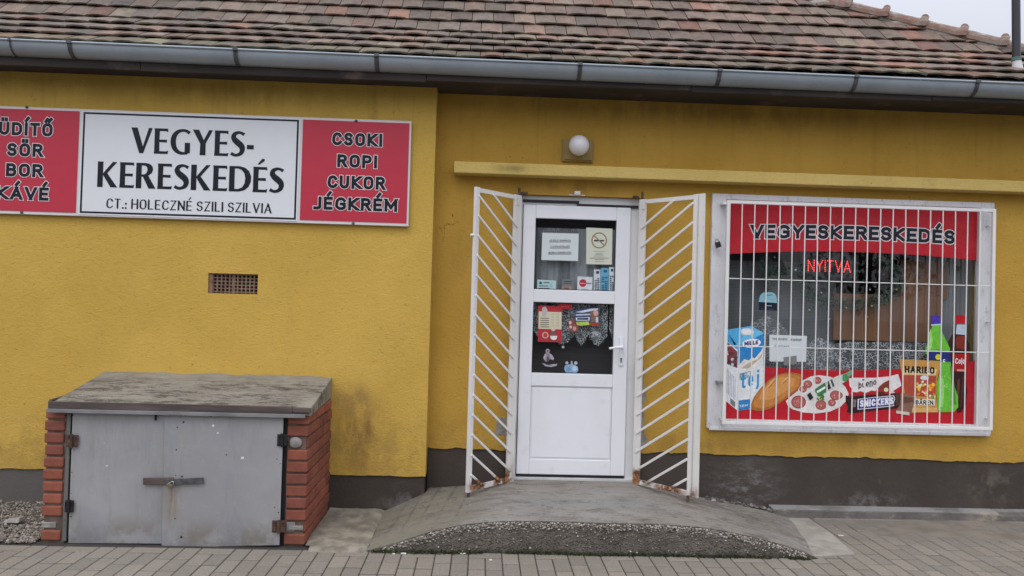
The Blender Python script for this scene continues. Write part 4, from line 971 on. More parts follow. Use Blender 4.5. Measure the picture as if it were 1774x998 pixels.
# ------------------------------------------------------------------ wall lamp
lmp = thing('wall_lamp', 'unlit white globe lamp on a square yellow-painted base above the door', 'lamp', (.68, -.03, 2.6))
x0_, x1_, z0_, z1_ = pr(975,240,1028,281,-.03)
mb = MB(); mb.box(x0_, x1_, -.022, -.0005, z0_, z1_); mb.box(x0_+.012, x1_-.012, -.034, -.0221, z0_+.012, z1_-.012); mb.build('base_plate', simple('overpainted_plate', (.30,.215,.07), .7, dirt=((.13,.10,.05), 8, .6)), lmp, bev=.004)
a = P(1003,252,-.10); mb = MB(); mb.ball((a.x, -.10, a.z), .075, 24, 16); mb.build('globe', LAMPG, lmp)
mb = MB(); mb.tube([(a.x, -.034, a.z), (a.x, -.05, a.z)], .045, 16); mb.build('collar', LAMPG, lmp)

# ------------------------------------------------------------------ brick bunker with steel doors
BX0, BX1, BY0 = -2.655, -1.045, -.925
bk = thing('storage_bunker', 'low red brick bunker with grey sheet doors and a sloping concrete lid', 'bunker', (-1.85, -.5, 0))
joint = MB(); joint2 = MB(); brL = MB(); brR = MB(); zf = lambda y: .80 + (y-BY0)/(WL-BY0)*.012      # underside of the lid
joint.hexa([(BX0+.012,BY0+.014,-.02),(BX0+.135,BY0+.014,-.02),(BX0+.135,WL+.012,-.02),(BX0+.012,WL+.012,-.02),(BX0+.012,BY0+.014,zf(BY0)),(BX0+.135,BY0+.014,zf(BY0)),(BX0+.135,WL+.012,zf(WL)),(BX0+.012,WL+.012,zf(WL))])
joint2.hexa([(BX1-.125,BY0+.014,-.02),(BX1-.012,BY0+.014,-.02),(BX1-.012,WL+.012,-.02),(BX1-.125,WL+.012,-.02),(BX1-.125,BY0+.014,zf(BY0)),(BX1-.012,BY0+.014,zf(BY0)),(BX1-.012,WL+.012,zf(WL)),(BX1-.125,WL+.012,zf(WL))])
CH = .0735
bc = [(.235,.068,.040),(.205,.060,.037),(.255,.078,.045),(.185,.055,.037)]
def brick(x0, x1, y0, y1, z0, z1):
    k_ = rnd.uniform(.85,1.1); c = tuple(v*k_ for v in rnd.choice(bc)); (brL if x0 < -1.8 else brR).box(x0, x1, y0, y1, z0, z1, c)
for i in range(11):
    z = .01+i*CH; zt2 = z+CH-.012
    if i != 1:
        brick(BX0+rnd.uniform(-.003,.003), BX0+.118+rnd.uniform(-.004,.004), BY0+rnd.uniform(0,.006), BY0+.20, z, zt2)
    y = BY0+.204
    while y < WL-.02: brick(BX0+.002, BX0+.118, y, min(y+.24, WL-.002), z, zt2); y += .25
    if i not in (1, 8):
        brick(BX1-.122+rnd.uniform(-.004,.004), BX1+rnd.uniform(-.002,.002), BY0+rnd.uniform(0,.005), BY0+(.115 if i % 2 else .24), z, zt2)
    else: brick(BX1-.06, BX1, BY0+.02, BY0+(.115 if i % 2 else .24), z, zt2)
    y = BY0+(.127 if i % 2 else .252)
    while y < WL-.02: brick(BX1-.118, BX1-.001+rnd.uniform(-.002,.002), y, min(y+.24, WL-.002), z, min(zt2, zf(y)-.002)); y += .252
fw = lambda y: (WL-y)/(WL-BY0)      # the bunker narrows slightly towards the street
for m_ in (joint, brL): m_.v = [(x+.029*fw(y), y, z) for x, y, z in m_.v]
joint.build('mortar_core', JOINT, bk); joint2.build('mortar_core', JOINT, bk)
brL.build('brick_pier', BRICK, bk, bev=.009, seg=2); brR.build('brick_pier', BRICK, bk, bev=.006, seg=2)
mb = MB()
mb.ball((BX1-.075, BY0+.008, .01+8*CH+.033), .036, 10, 7, sc=(1.15,.35,.95)); mb.build('cement_dab', CEM, bk); mb = MB()
mb.box(BX1-.115, BX1-.062, BY0+.012, BY0+.05, .012+CH, .01+CH*2-.01); mb.box(BX1-.10, BX1-.012, BY0+.004, BY0+.03, .022+CH, .01+CH*1.55)
mb.build('cement_dab', CEM, bk, bev=.005); mb = MB()
mb.box(BX0+.03, BX0+.115, BY0+.004, BY0+.03, .012+CH, .01+CH*1.5)
mb.build('cement_dab', CEM, bk, bev=.005)
# lid
lid = MB(); lx0_, lx1_ = BX0-.018, BX1+.018; ly0, ly1 = BY0-.035, WL-.001
zt0, zt1, zb0_, zb1_ = .853, .962, .801, .815
nxs, nys = 40, 16; v = []
for j in range(nys+1):
    for i in range(nxs+1):
        fx, fy = i/nxs, j/nys; x = lx0_+.02+(lx1_-lx0_-.02)*fx; y = ly0+.01+(ly1-ly0-.01)*fy
        ed = min(1, min(fx, 1-fx, fy)*12)
        v.append((x + (.006*mnoise.noise(Vector((x*9,y*9,0))) if fx in (0,1) else 0), y, zt0+(zt1-zt0)*fy + .012*ed*(mnoise.noise(Vector((x*5,y*8,0)))+.6*mnoise.noise(Vector((x*17,y*25,0)))) - (1-ed)*.006))
lid.add(v, [(j*(nxs+1)+i, j*(nxs+1)+i+1, (j+1)*(nxs+1)+i+1, (j+1)*(nxs+1)+i) for j in range(nys) for i in range(nxs)], smooth=True)
W1 = nxs+1
def side(ids):
    vs = [v[i] for i in ids]; lo = [(p[0], p[1], zb0_+.001+(zb1_-zb0_)*((p[1]-ly0)/(ly1-ly0))) for p in vs]
    lid.add(vs+lo, [(i, i+1, len(vs)+i+1, len(vs)+i) for i in range(len(vs)-1)])
side([j*W1 for j in range(nys+1)][::-1]); side([j*W1+nxs for j in range(nys+1)]); side(list(range(W1)))
lid.add([(lx0_+.02,ly0+.01,zb0_+.001),(lx1_,ly0+.01,zb0_+.001),(lx1_,ly1,zb1_+.001),(lx0_+.02,ly1,zb1_+.001)], [(3,2,1,0)])
lw = lambda p: (p[0] + (.078*fw(p[1]) if p[0] < -1.85 else .0)*(1 if p[0] < -2.5 else (-1.85-p[0])/.65) - (.030*(1-fw(p[1])) if p[0] > -1.2 else 0), p[1], p[2])
lid.v = [lw(p) for p in lid.v]
lid_o = lid.build('lid', LIDC, bk)
mb = MB(); mb.box(lx0_, lx1_-.11, ly0-.004, ly0+.009, zb0_+.012, zt0+.003); mb.box(lx1_-.109, lx1_+.003, ly0-.007, ly0+.009, zb0_+.02, zt0-.002)
mb.box(lx0_, lx0_+.018, ly0+.010, ly0+.25, zb0_+.03, zt0+.012)
mb.v = [lw(p) for p in mb.v]; mb.build('metal_edging', LIDM, lid_o, bev=.003)
mb = MB(); mb.box(lx0_-.006, lx1_-.03, ly0-.012, ly0+.009, zb0_-.012, zb0_+.011); mb.v = [lw(p) for p in mb.v]; mb.build('drip_edge', simple('pale_drip_edge', (.19,.187,.185), .6, .1, var=.25, scale=9, dirt=((.09,.06,.05), 7, .7), stretch=(.5,1,1)), lid_o, bev=.002)
# doors
DY = BY0-.004
HOLE = simple('rivet_hole', (.02,.018,.016), .8); CHIP = simple('white_chip', (.6,.6,.6), .7)
def z5b(l): return [(40+x/2.508, 600+y/2.508, r) for x, y, r in l]
def dleaf(pts, y, label, holes, chips):
    q = [(P(a, b, DY).x, P(a, b, DY).z) for a, b in pts]; mb = MB(); mb.prism(q, y, y+.006)
    for lst, mi in ((holes, 1), (chips, 2)):
        for px, py, r in z5b(lst):
            c = P(px, py, y); mb.prism([(c.x+r*math.cos(k*.9), c.z+r*math.sin(k*.9)*rnd.uniform(.7,1.2)) for k in range(7)], y-.0008, y+.001, None, mi)
    o_ = mb.build('door', [SHEET, HOLE, CHIP], bk, bev=.0015, seg=1); o_['label'] = label; return o_
d1 = dleaf([(126,711),(290,713.5),(287,942),(118,941)], DY, 'left grey sheet steel door leaf', [(217,300,.005),(425,286,.005),(575,284,.004),(212,548,.004),(208,740,.005),(210,640,.003),(222,450,.003)], [(362,521,.006),(366,519,.005),(352,420,.003)])
d2 = dleaf([(286.5,715.6),(380,716),(492,714.5),(484.6,943.7),(400,945.5),(281,947.7)], DY-.010, 'right grey sheet steel door leaf overlapping the left one', [(645,285,.005),(687,303,.005),(706,299,.007),(697,329,.007),(670,352,.005),(816,304,.006),(964,298,.005),(1079,299,.007),(1092,300,.004),(666,450,.005),(883,472,.005),(690,566,.007),(663,561,.004),(660,748,.005),(688,829,.008),(1103,490,.004),(1117,510,.004),(1110,722,.005),(1093,700,.004),(1122,380,.005)], [(826,345,.008),(846,377,.006),(953,485,.010)])
for (px, py, par, w_) in ((127,763,d1,.035),(122,876,d1,.026),(490,762,d2,.03),(484,911,d2,.04)):
    a = P(px, py, DY); mb = MB(); mb.box(a.x-w_, a.x+w_, DY-.016, DY-.0105, a.z-.036, a.z+.036); mb.tube([(a.x, DY-.02, a.z-.04),(a.x, DY-.02, a.z+.04)], .008, 8); 
    for sx_ in (-.6,.6):
        for sz_ in (-.5,.5): mb.ball((a.x+sx_*w_, DY-.017, a.z+sz_*.05), .006, 7, 5)
    mb.build('hinge', RUSTY if par is d1 and py < 800 or py > 900 else DARKM, par, bev=.001)
mb = MB(); A = P(250,833,DY); B = P(303,832,DY); mb.bar((A.x,DY-.016,A.z),(B.x,DY-.017,B.z), .042, .006); mb.build('hasp', LIDM, d1, bev=.001)
mb = MB(); A = P(290,834,DY); B = P(355,831,DY); mb.bar((A.x,DY-.024,A.z),(B.x,DY-.024,B.z), .036, .006); mb.build('hasp', GALV, d2, bev=.001)
mb = MB(); A = P(271,712,DY); mb.box(A.x-.004, A.x+.004, DY-.016, DY-.001, A.z-.055, A.z+.02); mb.build('top_bolt', DARKM, d1)
mb = MB(); A = P(115,825,BY0); mb.box(A.x-.010, A.x+.012, BY0+.0, BY0+.018, .01, .78); mb.build('door_post', simple('rusty_post', (.13,.12,.11), .7, dirt=((.07,.04,.03), 12, .8)), bk)
dk = MB(); dk.box(BX0+.12, BX1-.12, BY0+.02, BY0+.05, -.02, .80); dk.build('door_backing', SEAL, bk)
a = P(295,840,DY-.03); padlock('padlock', 'brass padlock holding the two grey bunker doors together', (a.x, DY-.040, a.z), .032, .026, STEEL, math.radians(50))

# ------------------------------------------------------------------ ramp, slab, kerb, gravel
FR = [(-.66,.0),(-.582,.021),(-.386,.087),(-.26,.13),(-.131,.160),(.03,.181),(.195,.191),(.6,.195),(1.115,.189),(1.35,.180),(1.517,.161),(1.762,.112),(1.9,.077),(2.013,.045),(2.12,.0)]
BKp = [(-.66,.012),(-.364,.148),(-.111,.168),(.25,.222),(.7,.222),(1.15,.222),(1.669,.119),(2.127,.052),(2.36,-.004)]
def interp(T, x):
    if x <= T[0][0]: return T[0][1]
    for (a, b), (c, d) in zip(T[:-1], T[1:]):
        if x <= c: return b+(d-b)*(x-a)/(c-a)
    return T[-1][1]
rp = MB(); nx_, ny_ = 110, 26; v = []
def rtop(fx, fy):
    xf = -.66+2.78*fx; xb2 = -.68+3.02*fx; yf = -1.0 + .02*math.sin(fx*math.pi*1) ; yf += .03*mnoise.noise(Vector((xf*2,0,0)))*.5
    x = xf+(xb2-xf)*fy; yb2 = .02 if x > KX else WL+.02; y = yf+(yb2-yf)*fy
    h = interp(FR, xf)*(1-fy)+interp(BKp, xb2)*fy + .022*math.sin(math.pi*fy)*math.sin(math.pi*fx)
    h += .006*mnoise.noise(Vector((x*3, y*5, 1)))*(1-(2*fy-1)**4)
    return (x, y, max(h, -.005))
for j in range(ny_+1):
    for i in range(nx_+1): v.append(rtop(i/nx_, j/ny_))
rp.add(v, [(j*(nx_+1)+i, j*(nx_+1)+i+1, (j+1)*(nx_+1)+i+1, (j+1)*(nx_+1)+i) for j in range(ny_) for i in range(nx_)], smooth=True)
struct(rp.build('ramp', CONC))
ff = MB(); v = []; nf = 8
for j in range(nf+1):
    for i in range(nx_+1):
        t0_ = rtop(i/nx_, 0); f_ = j/nf
        rough_ = .012*mnoise.noise(Vector((t0_[0]*16, f_*6, 3)))+.008*mnoise.noise(Vector((t0_[0]*45, f_*13, 3)))
        z = t0_[2]*(1-f_)-.01*f_+.002*(1-f_); lean = .018*f_**.7
        e_ = .010*mnoise.noise(Vector((t0_[0]*22, 8, 1))) if j == 0 else 0
        v.append((t0_[0], t0_[1]-lean-rough_*(0 if j == 0 else 1)+.003*(j == 0), z + (min(0, e_) if t0_[2] > .03 else 0)))
ff.add(v, [(j*(nx_+1)+i+1, j*(nx_+1)+i, (j+1)*(nx_+1)+i, (j+1)*(nx_+1)+i+1) for j in range(nf) for i in range(nx_)], smooth=True)
struct(ff.build('ramp_edge', PEB))
# loose pebbles bedded in the broken edge
st = MB()
def stone(mb, c, r, col):
    ph = rnd.uniform(0, 6.3); v = []
    for (x, y, z) in ((1,0,0),(-1,0,0),(0,1,0),(0,-1,0),(0,0,1),(0,0,-1)):
        k_ = rnd.uniform(.7,1.25); X = x*math.cos(ph)-y*math.sin(ph); Y_ = x*math.sin(ph)+y*math.cos(ph); v.append((c[0]+X*r*k_, c[1]+Y_*r*k_, c[2]+z*r*k_*.75))
    mb.add(v, [(0,2,4),(2,1,4),(1,3,4),(3,0,4),(2,0,5),(1,2,5),(3,1,5),(0,3,5)], col)
sc_ = [(.27,.24,.20),(.33,.30,.255),(.20,.175,.145),(.42,.39,.35),(.24,.20,.155),(.15,.13,.11)]
for i in range(1500):
    fx = rnd.random(); p = rtop(fx, 0)
    if p[2] < .03: continue
    band = abs(rnd.gauss(0, .020)); z = p[2]-.006-band
    if rnd.random() < .12: z = rnd.uniform(0, p[2])
    if z < 0: continue
    f_ = 1-z/p[2]; stone(st, (p[0], p[1]-.018*f_**.7-.001, z), rnd.uniform(.003,.0105), rnd.choice(sc_))
tag(st.build('pebbles', STONE), 'pale pebbles showing in the broken front edge of the ramp', 'pebbles', kind='stuff')
ms = MB()
for i in range(2600):
    x = rnd.uniform(-.62, 2.05); dens = mnoise.noise(Vector((x*4, 0, 7)))
    if dens < -.25: continue
    fx = (x+.66)/2.78; p = rtop(fx, 0); c = (x, p[1]-.02-abs(rnd.gauss(0,.010)), abs(rnd.gauss(0,.007)))
    an = rnd.uniform(0,6.3); r = rnd.uniform(.004,.010); ms.add([(c[0]-r*math.cos(an),c[1]-r*math.sin(an),c[2]),(c[0]+r*math.cos(an),c[1]+r*math.sin(an),c[2]),(c[0]+rnd.uniform(-.004,.004),c[1]+rnd.uniform(-.006,.004),c[2]+rnd.uniform(.005,.014))], [(0,1,2)])
tag(ms.build('moss', MOSS), 'dark green moss along the foot of the ramp', 'moss', kind='stuff')
# slab between bunker and ramp
sb_ = MB(); A = [(-1.035,-1.0),(-.93,-1.025),(-.65,-1.035),(-.655,-.13),(-1.03,-.13)]
def slabpoly(mb, poly, z0, z1, n=1):
    k_ = len(poly); mb.add([(x,y,z0) for x,y in poly]+[(x,y,z1) for x,y in poly], [tuple(range(k_,2*k_))]+[(i,(i+1)%k_,k_+(i+1)%k_,k_+i) for i in range(k_)])
g2 = 24; v = []
for j in range(g2+1):
    for i in range(13):
        fx, fy = i/12, j/g2; xl = -1.04 if fy > .12 else -1.0-.0*fy; x = xl+(-.655-xl)*fx; y = -1.03+.9*fy
        rg_ = max(0, 1-fy*3.2); z = .018+.012*fy+.010*mnoise.noise(Vector((x*7,y*7,0)))+(.005+.010*rg_)*mnoise.noise(Vector((x*24,y*30,0)))
        if j == 0: z = -.002; y += .012*mnoise.noise(Vector((x*14,1,1)))
        if i == 12: z -= .014
        v.append((x,y,z))
sb_.add(v, [(j*13+i, j*13+i+1, (j+1)*13+i+1, (j+1)*13+i) for j in range(g2) for i in range(12)], smooth=True)
struct(sb_.build('concrete_slab', SLAB))
tp_ = MB(); q = [PZ(x,y,.004) for x,y in ((1360,897),(1400,898),(1440,925),(1482,961),(1440,963),(1392,966),(1350,950))]
slabpoly(tp_, [(p.x,p.y) for p in q][::-1], -.004, .007); struct(tp_.build('concrete_patch', PALE))
# kerb at the foot of the right wall
kb = MB(); xk0, xk1 = 2.18, RX; n_ = 120; v = []
for i in range(n_+1):
    x = xk0+(xk1-xk0)*i/n_; w1 = .006*mnoise.noise(Vector((x*5,0,0))); w2 = .006*mnoise.noise(Vector((x*9,4,0)))
    low_ = .0 if x < 3.88 else .012
    v += [(x, -.100+w2+low_*.5, -.02), (x, -.088+w1, .055-low_), (x, -.078+w1, .066-low_), (x, .015, .074)]
kb.add(v, [(4*i+k_, 4*i+4+k_, 4*i+5+k_, 4*i+1+k_) for i in range(n_) for k_ in range(3)]); kb.add([v[0],v[1],v[2],v[3],(xk0,.015,-.02)], [(0,1,2,3,4)])
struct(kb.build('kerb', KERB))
df = MB(); nxd, nyd = 90, 22; v = []
for j in range(nyd+1):
    for i in range(nxd+1):
        x = 2.3+2.9*i/nxd; y = -.62+.53*j/nyd
        e_ = min(1, j/6)*min(1, max(0, (x-2.38-.35*(1-j/nyd))*5)); z = -.0075+.0095*e_+.0075*mnoise.noise(Vector((x*2.6,y*5,0)))+.003*mnoise.noise(Vector((x*11,y*14,2)))
        v.append((x, y, min(z, .006)))
df.add(v, [(j*(nxd+1)+i, j*(nxd+1)+i+1, (j+1)*(nxd+1)+i+1, (j+1)*(nxd+1)+i) for j in range(nyd) for i in range(nxd)], smooth=True)
struct(df.build('pavement_dirt', simple('dried_dirt_film', (.185,.158,.125), .95, var=.22, scale=5, bump=.5, bscale=70, dirt=((.12,.10,.08), 5, .6))))
# cracked dirt strip where ramp meets the plinth, gravel at far left
gv = MB(); gx0_, gx1_ = -6.4, BX0-.005
v = []
for j in range(11):
    for i in range(61):
        x = gx0_+(gx1_-gx0_)*i/60; y = -.965+(WL+.02+.965)*j/10; v.append((x, y, .0+.03*j/10+.006*mnoise.noise(Vector((x*6,y*6,0)))+ (.0 if j else -.01)))
gv.add(v, [(j*61+i, j*61+i+1, (j+1)*61+i+1, (j+1)*61+i) for j in range(10) for i in range(60)]); struct(gv.build('gravel_bed', GRAVB))
gs = MB()
for i in range(5200):
    x = gx1_-abs(rnd.random()**1.6)*1.6; y = rnd.uniform(-.96, WL); z = .03*(y+.965)/.83+rnd.uniform(.002,.014)
    stone(gs, (x,y,z), rnd.uniform(.006,.014), (lambda kk, cc2: tuple(v_*kk*t__ for v_, t__ in zip(cc2, (1.0,.96,.90))))(rnd.uniform(.45,1.0), rnd.choice(sc_)))
tag(gs.build('gravel', STONE), 'pale loose gravel beside the brick bunker', 'gravel', kind='stuff')
# flat pale stone leaning on the gravel, chips of litter
mb = MB(); a = PZ(22, 903, .04); mb.hexa([(a.x-.06,a.y-.01,.03),(a.x+.05,a.y-.03,.035),(a.x+.06,a.y+.02,.04),(a.x-.05,a.y+.03,.035),(a.x-.05,a.y-.0,.045),(a.x+.045,a.y-.01,.065),(a.x+.055,a.y+.03,.068),(a.x-.045,a.y+.035,.05)])
tag(mb.build('flat_stone', CEM, None, bev=.006), 'flat grey stone lying on the gravel at the left wall foot', 'stone')
lt = 0
for (px, py, lab) in ((699,959.5,'white paper scrap at the ramp foot, longest of the three'),(682,960,'white crumb left of the paper scrap by the ramp foot'),(850,970.5,'white crumb lying on the pavers before the ramp'),(802,959.5,'thin white scrap at the mossy ramp foot')):
    a = PZ(px, py, .004); mb = MB(); w_ = .016 if px in (699,802) else .008; mb.box(a.x-w_, a.x+w_, a.y-.006, a.y+.006, .0025, .009); tag(mb.build('litter', simple('litter_white', (.65,.65,.62), .8), None, bev=.001), lab, 'litter')
a = PZ(1422, 929.5, 0) if False else PZ(1457, 928, .004); mb = MB(); mb.box(a.x-.018, a.x+.018, a.y-.006, a.y+.006, .003, .007); tag(mb.build('litter', simple('litter_white2', (.6,.6,.58), .8), None), 'white scrap on the dirty pavers below the window', 'litter')
mb = MB()
for i in range(70):
    x = rnd.uniform(1.68, 2.30); stone(mb, (x, -.03-rnd.random()*.05, interp(BKp, x)+.006+rnd.random()*.012), rnd.uniform(.008,.024), rnd.choice([(.07,.055,.05),(.10,.085,.075),(.2,.19,.18),(.05,.042,.04)]))
stone(mb, (1.735,-.07,.118), .022, (.3,.3,.3))
tag(mb.build('rubble', STONE), 'dark crumbled mortar along the plinth right of the ramp top', 'rubble', kind='stuff')

# ------------------------------------------------------------------ mast on the roof
ms_r = thing('roof_mast', 'black pole with a white foot standing at the right end of the roof', 'pole', (3.75, -.05, 3.4))
ym = -.12; mb = MB(); a = P(1761,108,ym); b = P(1756,-60,ym); mb.tube([a, b+Vector((0,0,.6))], .029, 14); mb.build('pole', BLACKP, ms_r)
c = P(1764,127,ym); mb = MB(); mb.tube([c, P(1761,105,ym)], [.040,.031], 14); mb.build('foot', simple('white_foot', (.6,.6,.58), .6), ms_r)
mb = MB(); mb.tube([P(1760.5,106,ym), P(1760.5,100,ym)], .034, 14); mb.build('collar', simple('green_tape', (.06,.16,.12), .6), ms_r)

# ------------------------------------------------------------------ film on the shop window
REDF = (.47,.012,.022); FY0 = .0165
def poly(mb, pts, col, lay): mb.flat(pp(pts, FY0), FY0-.0005*lay, col)
def ell(cx, cy, rx, ry, rot=0, n=20, a0=0, a1=360):
    r = math.radians(rot); out = []
    for i in range(n if a1-a0 >= 360 else n+1):
        a = math.radians(a0+(a1-a0)*i/n); x, y = rx*math.cos(a), ry*math.sin(a); out.append((cx+x*math.cos(r)-y*math.sin(r), cy+x*math.sin(r)+y*math.cos(r)))
    return out
def ftext(mb, s, xa, ya, xb, yb2, hpx, col, lay, **kw):
    Y_ = FY0-.0005*lay; A = P(xa, ya, Y_); B = P(xb, yb2, Y_); x0, x1 = A.x, B.x
    text(mb, s, x0, x1, A.z, hpx/FPX*(CAMD+Y_), Y_, col, slope=(B.z-A.z)/(x1-x0), **kw)
bn = thing('window_banner', 'arched red film with black letters across the top of the shop window', 'banner', (2.8, .016, 2.0))
mb = MB(); z_t = iz1-.001
arcp = [(1255+440*i/24, 440.5+11.0*i/24-9.5*(1-(2*i/24-1)**2)) for i in range(25)]
pts = pp(arcp, FY0); pts[0] = (ix0+.001, pts[0][1]); pts[-1] = (ix1-.001, pts[-1][1])
mb.flat(pts+[(ix1-.001, z_t), (ix0+.001, z_t)], FY0, REDF); mb.build('red_film', PRINT, bn)
mb = MB(); ftext(mb, 'VEGYESKERESKEDÉS', 1300, 413.5, 1654, 423.5, 24.5, BLK, 1, w=.24, sp=.12, wide=.95, outline=.06, ocol=(.75,.72,.74), arch=.014)
mb.build('lettering', PRINT, bn)
fl = thing('window_film', 'red film with printed groceries along the bottom of the shop window', 'window film', (2.8, .016, .7))
mb = MB(); arcp = [(1252+441*i/24, 627+(-1.5)*i/24+15.5*(1-(2*i/24-1)**2)) for i in range(25)]
pts = pp(arcp, FY0); pts[0] = (ix0+.001, pts[0][1]); pts[-1] = (ix1-.001, pts[-1][1])
mb.flat(pts+[(ix1-.001, iz0+.001), (ix0+.001, iz0+.001)], FY0, REDF); mb.build('red_band', PRINT, fl)
z3 = lambda l: [(1220+x/4.338, 530+y/4.338) for x, y in l]
z4 = lambda l: [(1460+x/4.339, 530+y/4.339) for x, y in l]
def e3(cx, cy, rx, ry, rot=0, **k): return ell(1220+cx/4.338, 530+cy/4.338, rx/4.338, ry/4.338, rot, **k)
def e4(cx, cy, rx, ry, rot=0, **k): return ell(1460+cx/4.339, 530+cy/4.339, rx/4.339, ry/4.339, rot, **k)
CB = hexc(60,160,215); CW = hexc(225,228,228)
# milk carton
mb = MB(); L_ = 2
poly(mb, z3([(165,185),(250,300),(250,787),(150,705)]), CW, L_)
poly(mb, z3([(166,190),(250,300),(250,330),(166,262)]), hexc(75,165,215), L_+1)
poly(mb, z3([(164,262),(248,345),(248,468),(160,430)]), hexc(110,70,75), L_+1)
for i in range(22):
    cx, cy = rnd.uniform(170,240), 0; cy = 320+(cx-165)*.6+rnd.uniform(-20,110); r = rnd.uniform(7,15)
    poly(mb, e3(cx, min(cy, 440), r, r, n=8), rnd.choice([hexc(160,30,45), hexc(70,50,55), hexc(215,205,205), hexc(120,25,35)]), L_+1.5+i*.02)
for i in range(6):
    poly(mb, z3([(170+i*12,470+i*14),(175+i*12,472+i*14),(172+i*12,660+i*10),(167+i*12,655+i*10)]), hexc(165,170,178), L_+1)
poly(mb, z3([(196,690),(232,722),(232,765),(196,735)]), hexc(120,122,125), L_+1.2)
poly(mb, z3([(250,300),(445,205),(445,640),(345,775),(250,787)]), CW, L_)
poly(mb, z3([(166,180),(355,150),(446,204),(446,212),(250,304),(230,300)]), hexc(85,175,222), L_+1)
poly(mb, z3([(230,300),(355,160),(446,206),(252,304)]), hexc(110,190,228), L_+1.2)
poly(mb, z3([(252,302),(445,208),(445,300),(400,400),(330,415),(290,425),(252,445)]), hexc(45,135,200), L_+1.4)
poly(mb, z3([(256,450),(300,400),(335,410),(360,385),(380,395),(445,318),(445,370),(400,430),(350,490),(310,460),(280,480)]), hexc(235,228,215), L_+1.8)
poly(mb, z3([(275,470),(330,430),(400,400),(440,350),(430,385),(380,430),(330,470)]), hexc(190,178,160), L_+2)
poly(mb, e3(323,193,48,25,4), hexc(232,232,232), L_+2); poly(mb, z3([(275,190),(371,190),(368,214),(350,220),(295,220),(277,212)]), hexc(205,205,208), L_+1.9)
poly(mb, e3(355,280,70,33,-6), hexc(240,240,242), L_+2.2)
ftext(mb, 'MILLE', 1220+302/4.338, 530+300/4.338, 1220+405/4.338, 530+288/4.338, 7, hexc(30,35,110), L_+3, w=.26, sp=.1)
for q in ([(258,512),(346,490),(346,494),(258,516)],[(258,550),(346,528),(346,532),(258,554)],[(256,512),(261,511),(261,553),(256,554)],[(342,491),(347,490),(347,531),(342,532)]): poly(mb, z3(q), hexc(70,140,160), L_+2.2)
ftext(mb, 'ESL', 1220+266/4.338, 530+544/4.338, 1220+337/4.338, 530+526/4.338, 6.2, hexc(60,120,140), L_+2.4, w=.17)
ftext(mb, 'tej', 1220+278/4.338, 530+622/4.338, 1220+412/4.338, 530+590/4.338, 26, hexc(55,150,205), L_+2.4, w=.15, sp=.16)
poly(mb, z3([(252,712),(300,705),(345,700),(345,768),(335,775),(258,785),(252,780)]), hexc(50,130,190), L_+2.2)
ftext(mb, '1 liter', 1220+265/4.338, 530+762/4.338, 1220+330/4.338, 530+752/4.338, 4.2, hexc(235,240,245), L_+2.6, w=.14)
mb.build('milk_carton_picture', PRINT, fl)
# loaf
mb = MB()
loaf = [(352,775),(350,740),(375,680),(420,620),(480,560),(540,520),(600,502),(670,500),(715,510),(738,528),(738,560),(720,605),(690,640),(620,690),(560,735),(500,770),(440,787),(390,790)]
poly(mb, z3(loaf), hexc(170,108,52), 7)
poly(mb, z3([(x*.90+545*.10, y*.88+640*.12-5) for x, y in loaf]), hexc(196,130,66), 7.5)
poly(mb, z3([(x*.68+550*.32, y*.60+620*.40-14) for x, y in loaf]), hexc(212,150,86), 8)
poly(mb, e3(500,580,52,8,-50), hexc(222,170,112), 8.6); poly(mb, e3(603,560,40,8,-42), hexc(222,170,112), 8.6)
poly(mb, e3(507,588,44,3.5,-50), hexc(160,98,48), 8.8); poly(mb, e3(608,566,34,3.5,-42), hexc(160,98,48), 8.8)
mb.build('loaf_picture', PRINT, fl)
# salami plate
mb = MB()
poly(mb, z3([(612,715),(660,670),(700,640),(740,560),(800,530),(860,520),(940,530),(1010,560),(1060,610),(1085,660),(1070,710),(1020,760),(940,795),(840,808),(740,800),(660,775),(625,745)]), hexc(222,218,212), 4)
for cx, cy, r in ((778,588,33),(850,560,30),(742,626,28),(708,722,56),(876,745,42),(958,728,30),(985,672,42),(1010,672,30)):
    poly(mb, e3(cx, cy, r, r*.88), hexc(150,70,68), 5+cx*.001); poly(mb, e3(cx, cy, r*.85, r*.74), hexc(176,98,92), 5.5+cx*.001)
    for k_ in range(7): a_ = rnd.uniform(0,6.3); rr2 = rnd.uniform(0,r*.6); poly(mb, e3(cx+rr2*math.cos(a_), cy+rr2*.85*math.sin(a_), 4, 3, n=6), hexc(215,170,160), 7+cx*.001+k_*.02)
poly(mb, z3([(765,665),(800,640),(860,600),(930,560),(1000,525),(1060,508),(1085,530),(1070,560),(1010,600),(930,640),(870,680),(800,715),(775,700)]), hexc(205,205,200), 9)
poly(mb, z3([(770,668),(795,648),(820,690),(792,712)]), hexc(40,40,42), 9.6)
poly(mb, z3([(820,632),(905,575),(925,640),(862,682)]), hexc(60,125,75), 9.6)
poly(mb, z3([(842,640),(905,602),(910,618),(850,656)]), hexc(225,230,225), 10)
poly(mb, z3([(912,575),(932,562),(952,618),(930,632)]), hexc(45,45,48), 9.6); poly(mb, z3([(945,556),(958,550),(978,602),(964,610)]), hexc(70,70,72), 9.6)
poly(mb, z3([(1038,516),(1070,508),(1088,540),(1060,572),(1036,560)]), hexc(70,150,90), 9.6)
poly(mb, z3([(1060,505),(1110,480),(1118,500),(1085,535)]), hexc(120,170,130), 9.8)
for i in range(16): poly(mb, e3(rnd.uniform(850,925), rnd.uniform(660,705), rnd.uniform(7,13), 6, rnd.uniform(0,180), n=7), rnd.choice([hexc(80,130,45), hexc(50,100,35), hexc(120,160,70)]), 10.3+i*.03)
mb.build('salami_plate_picture', PRINT, fl)
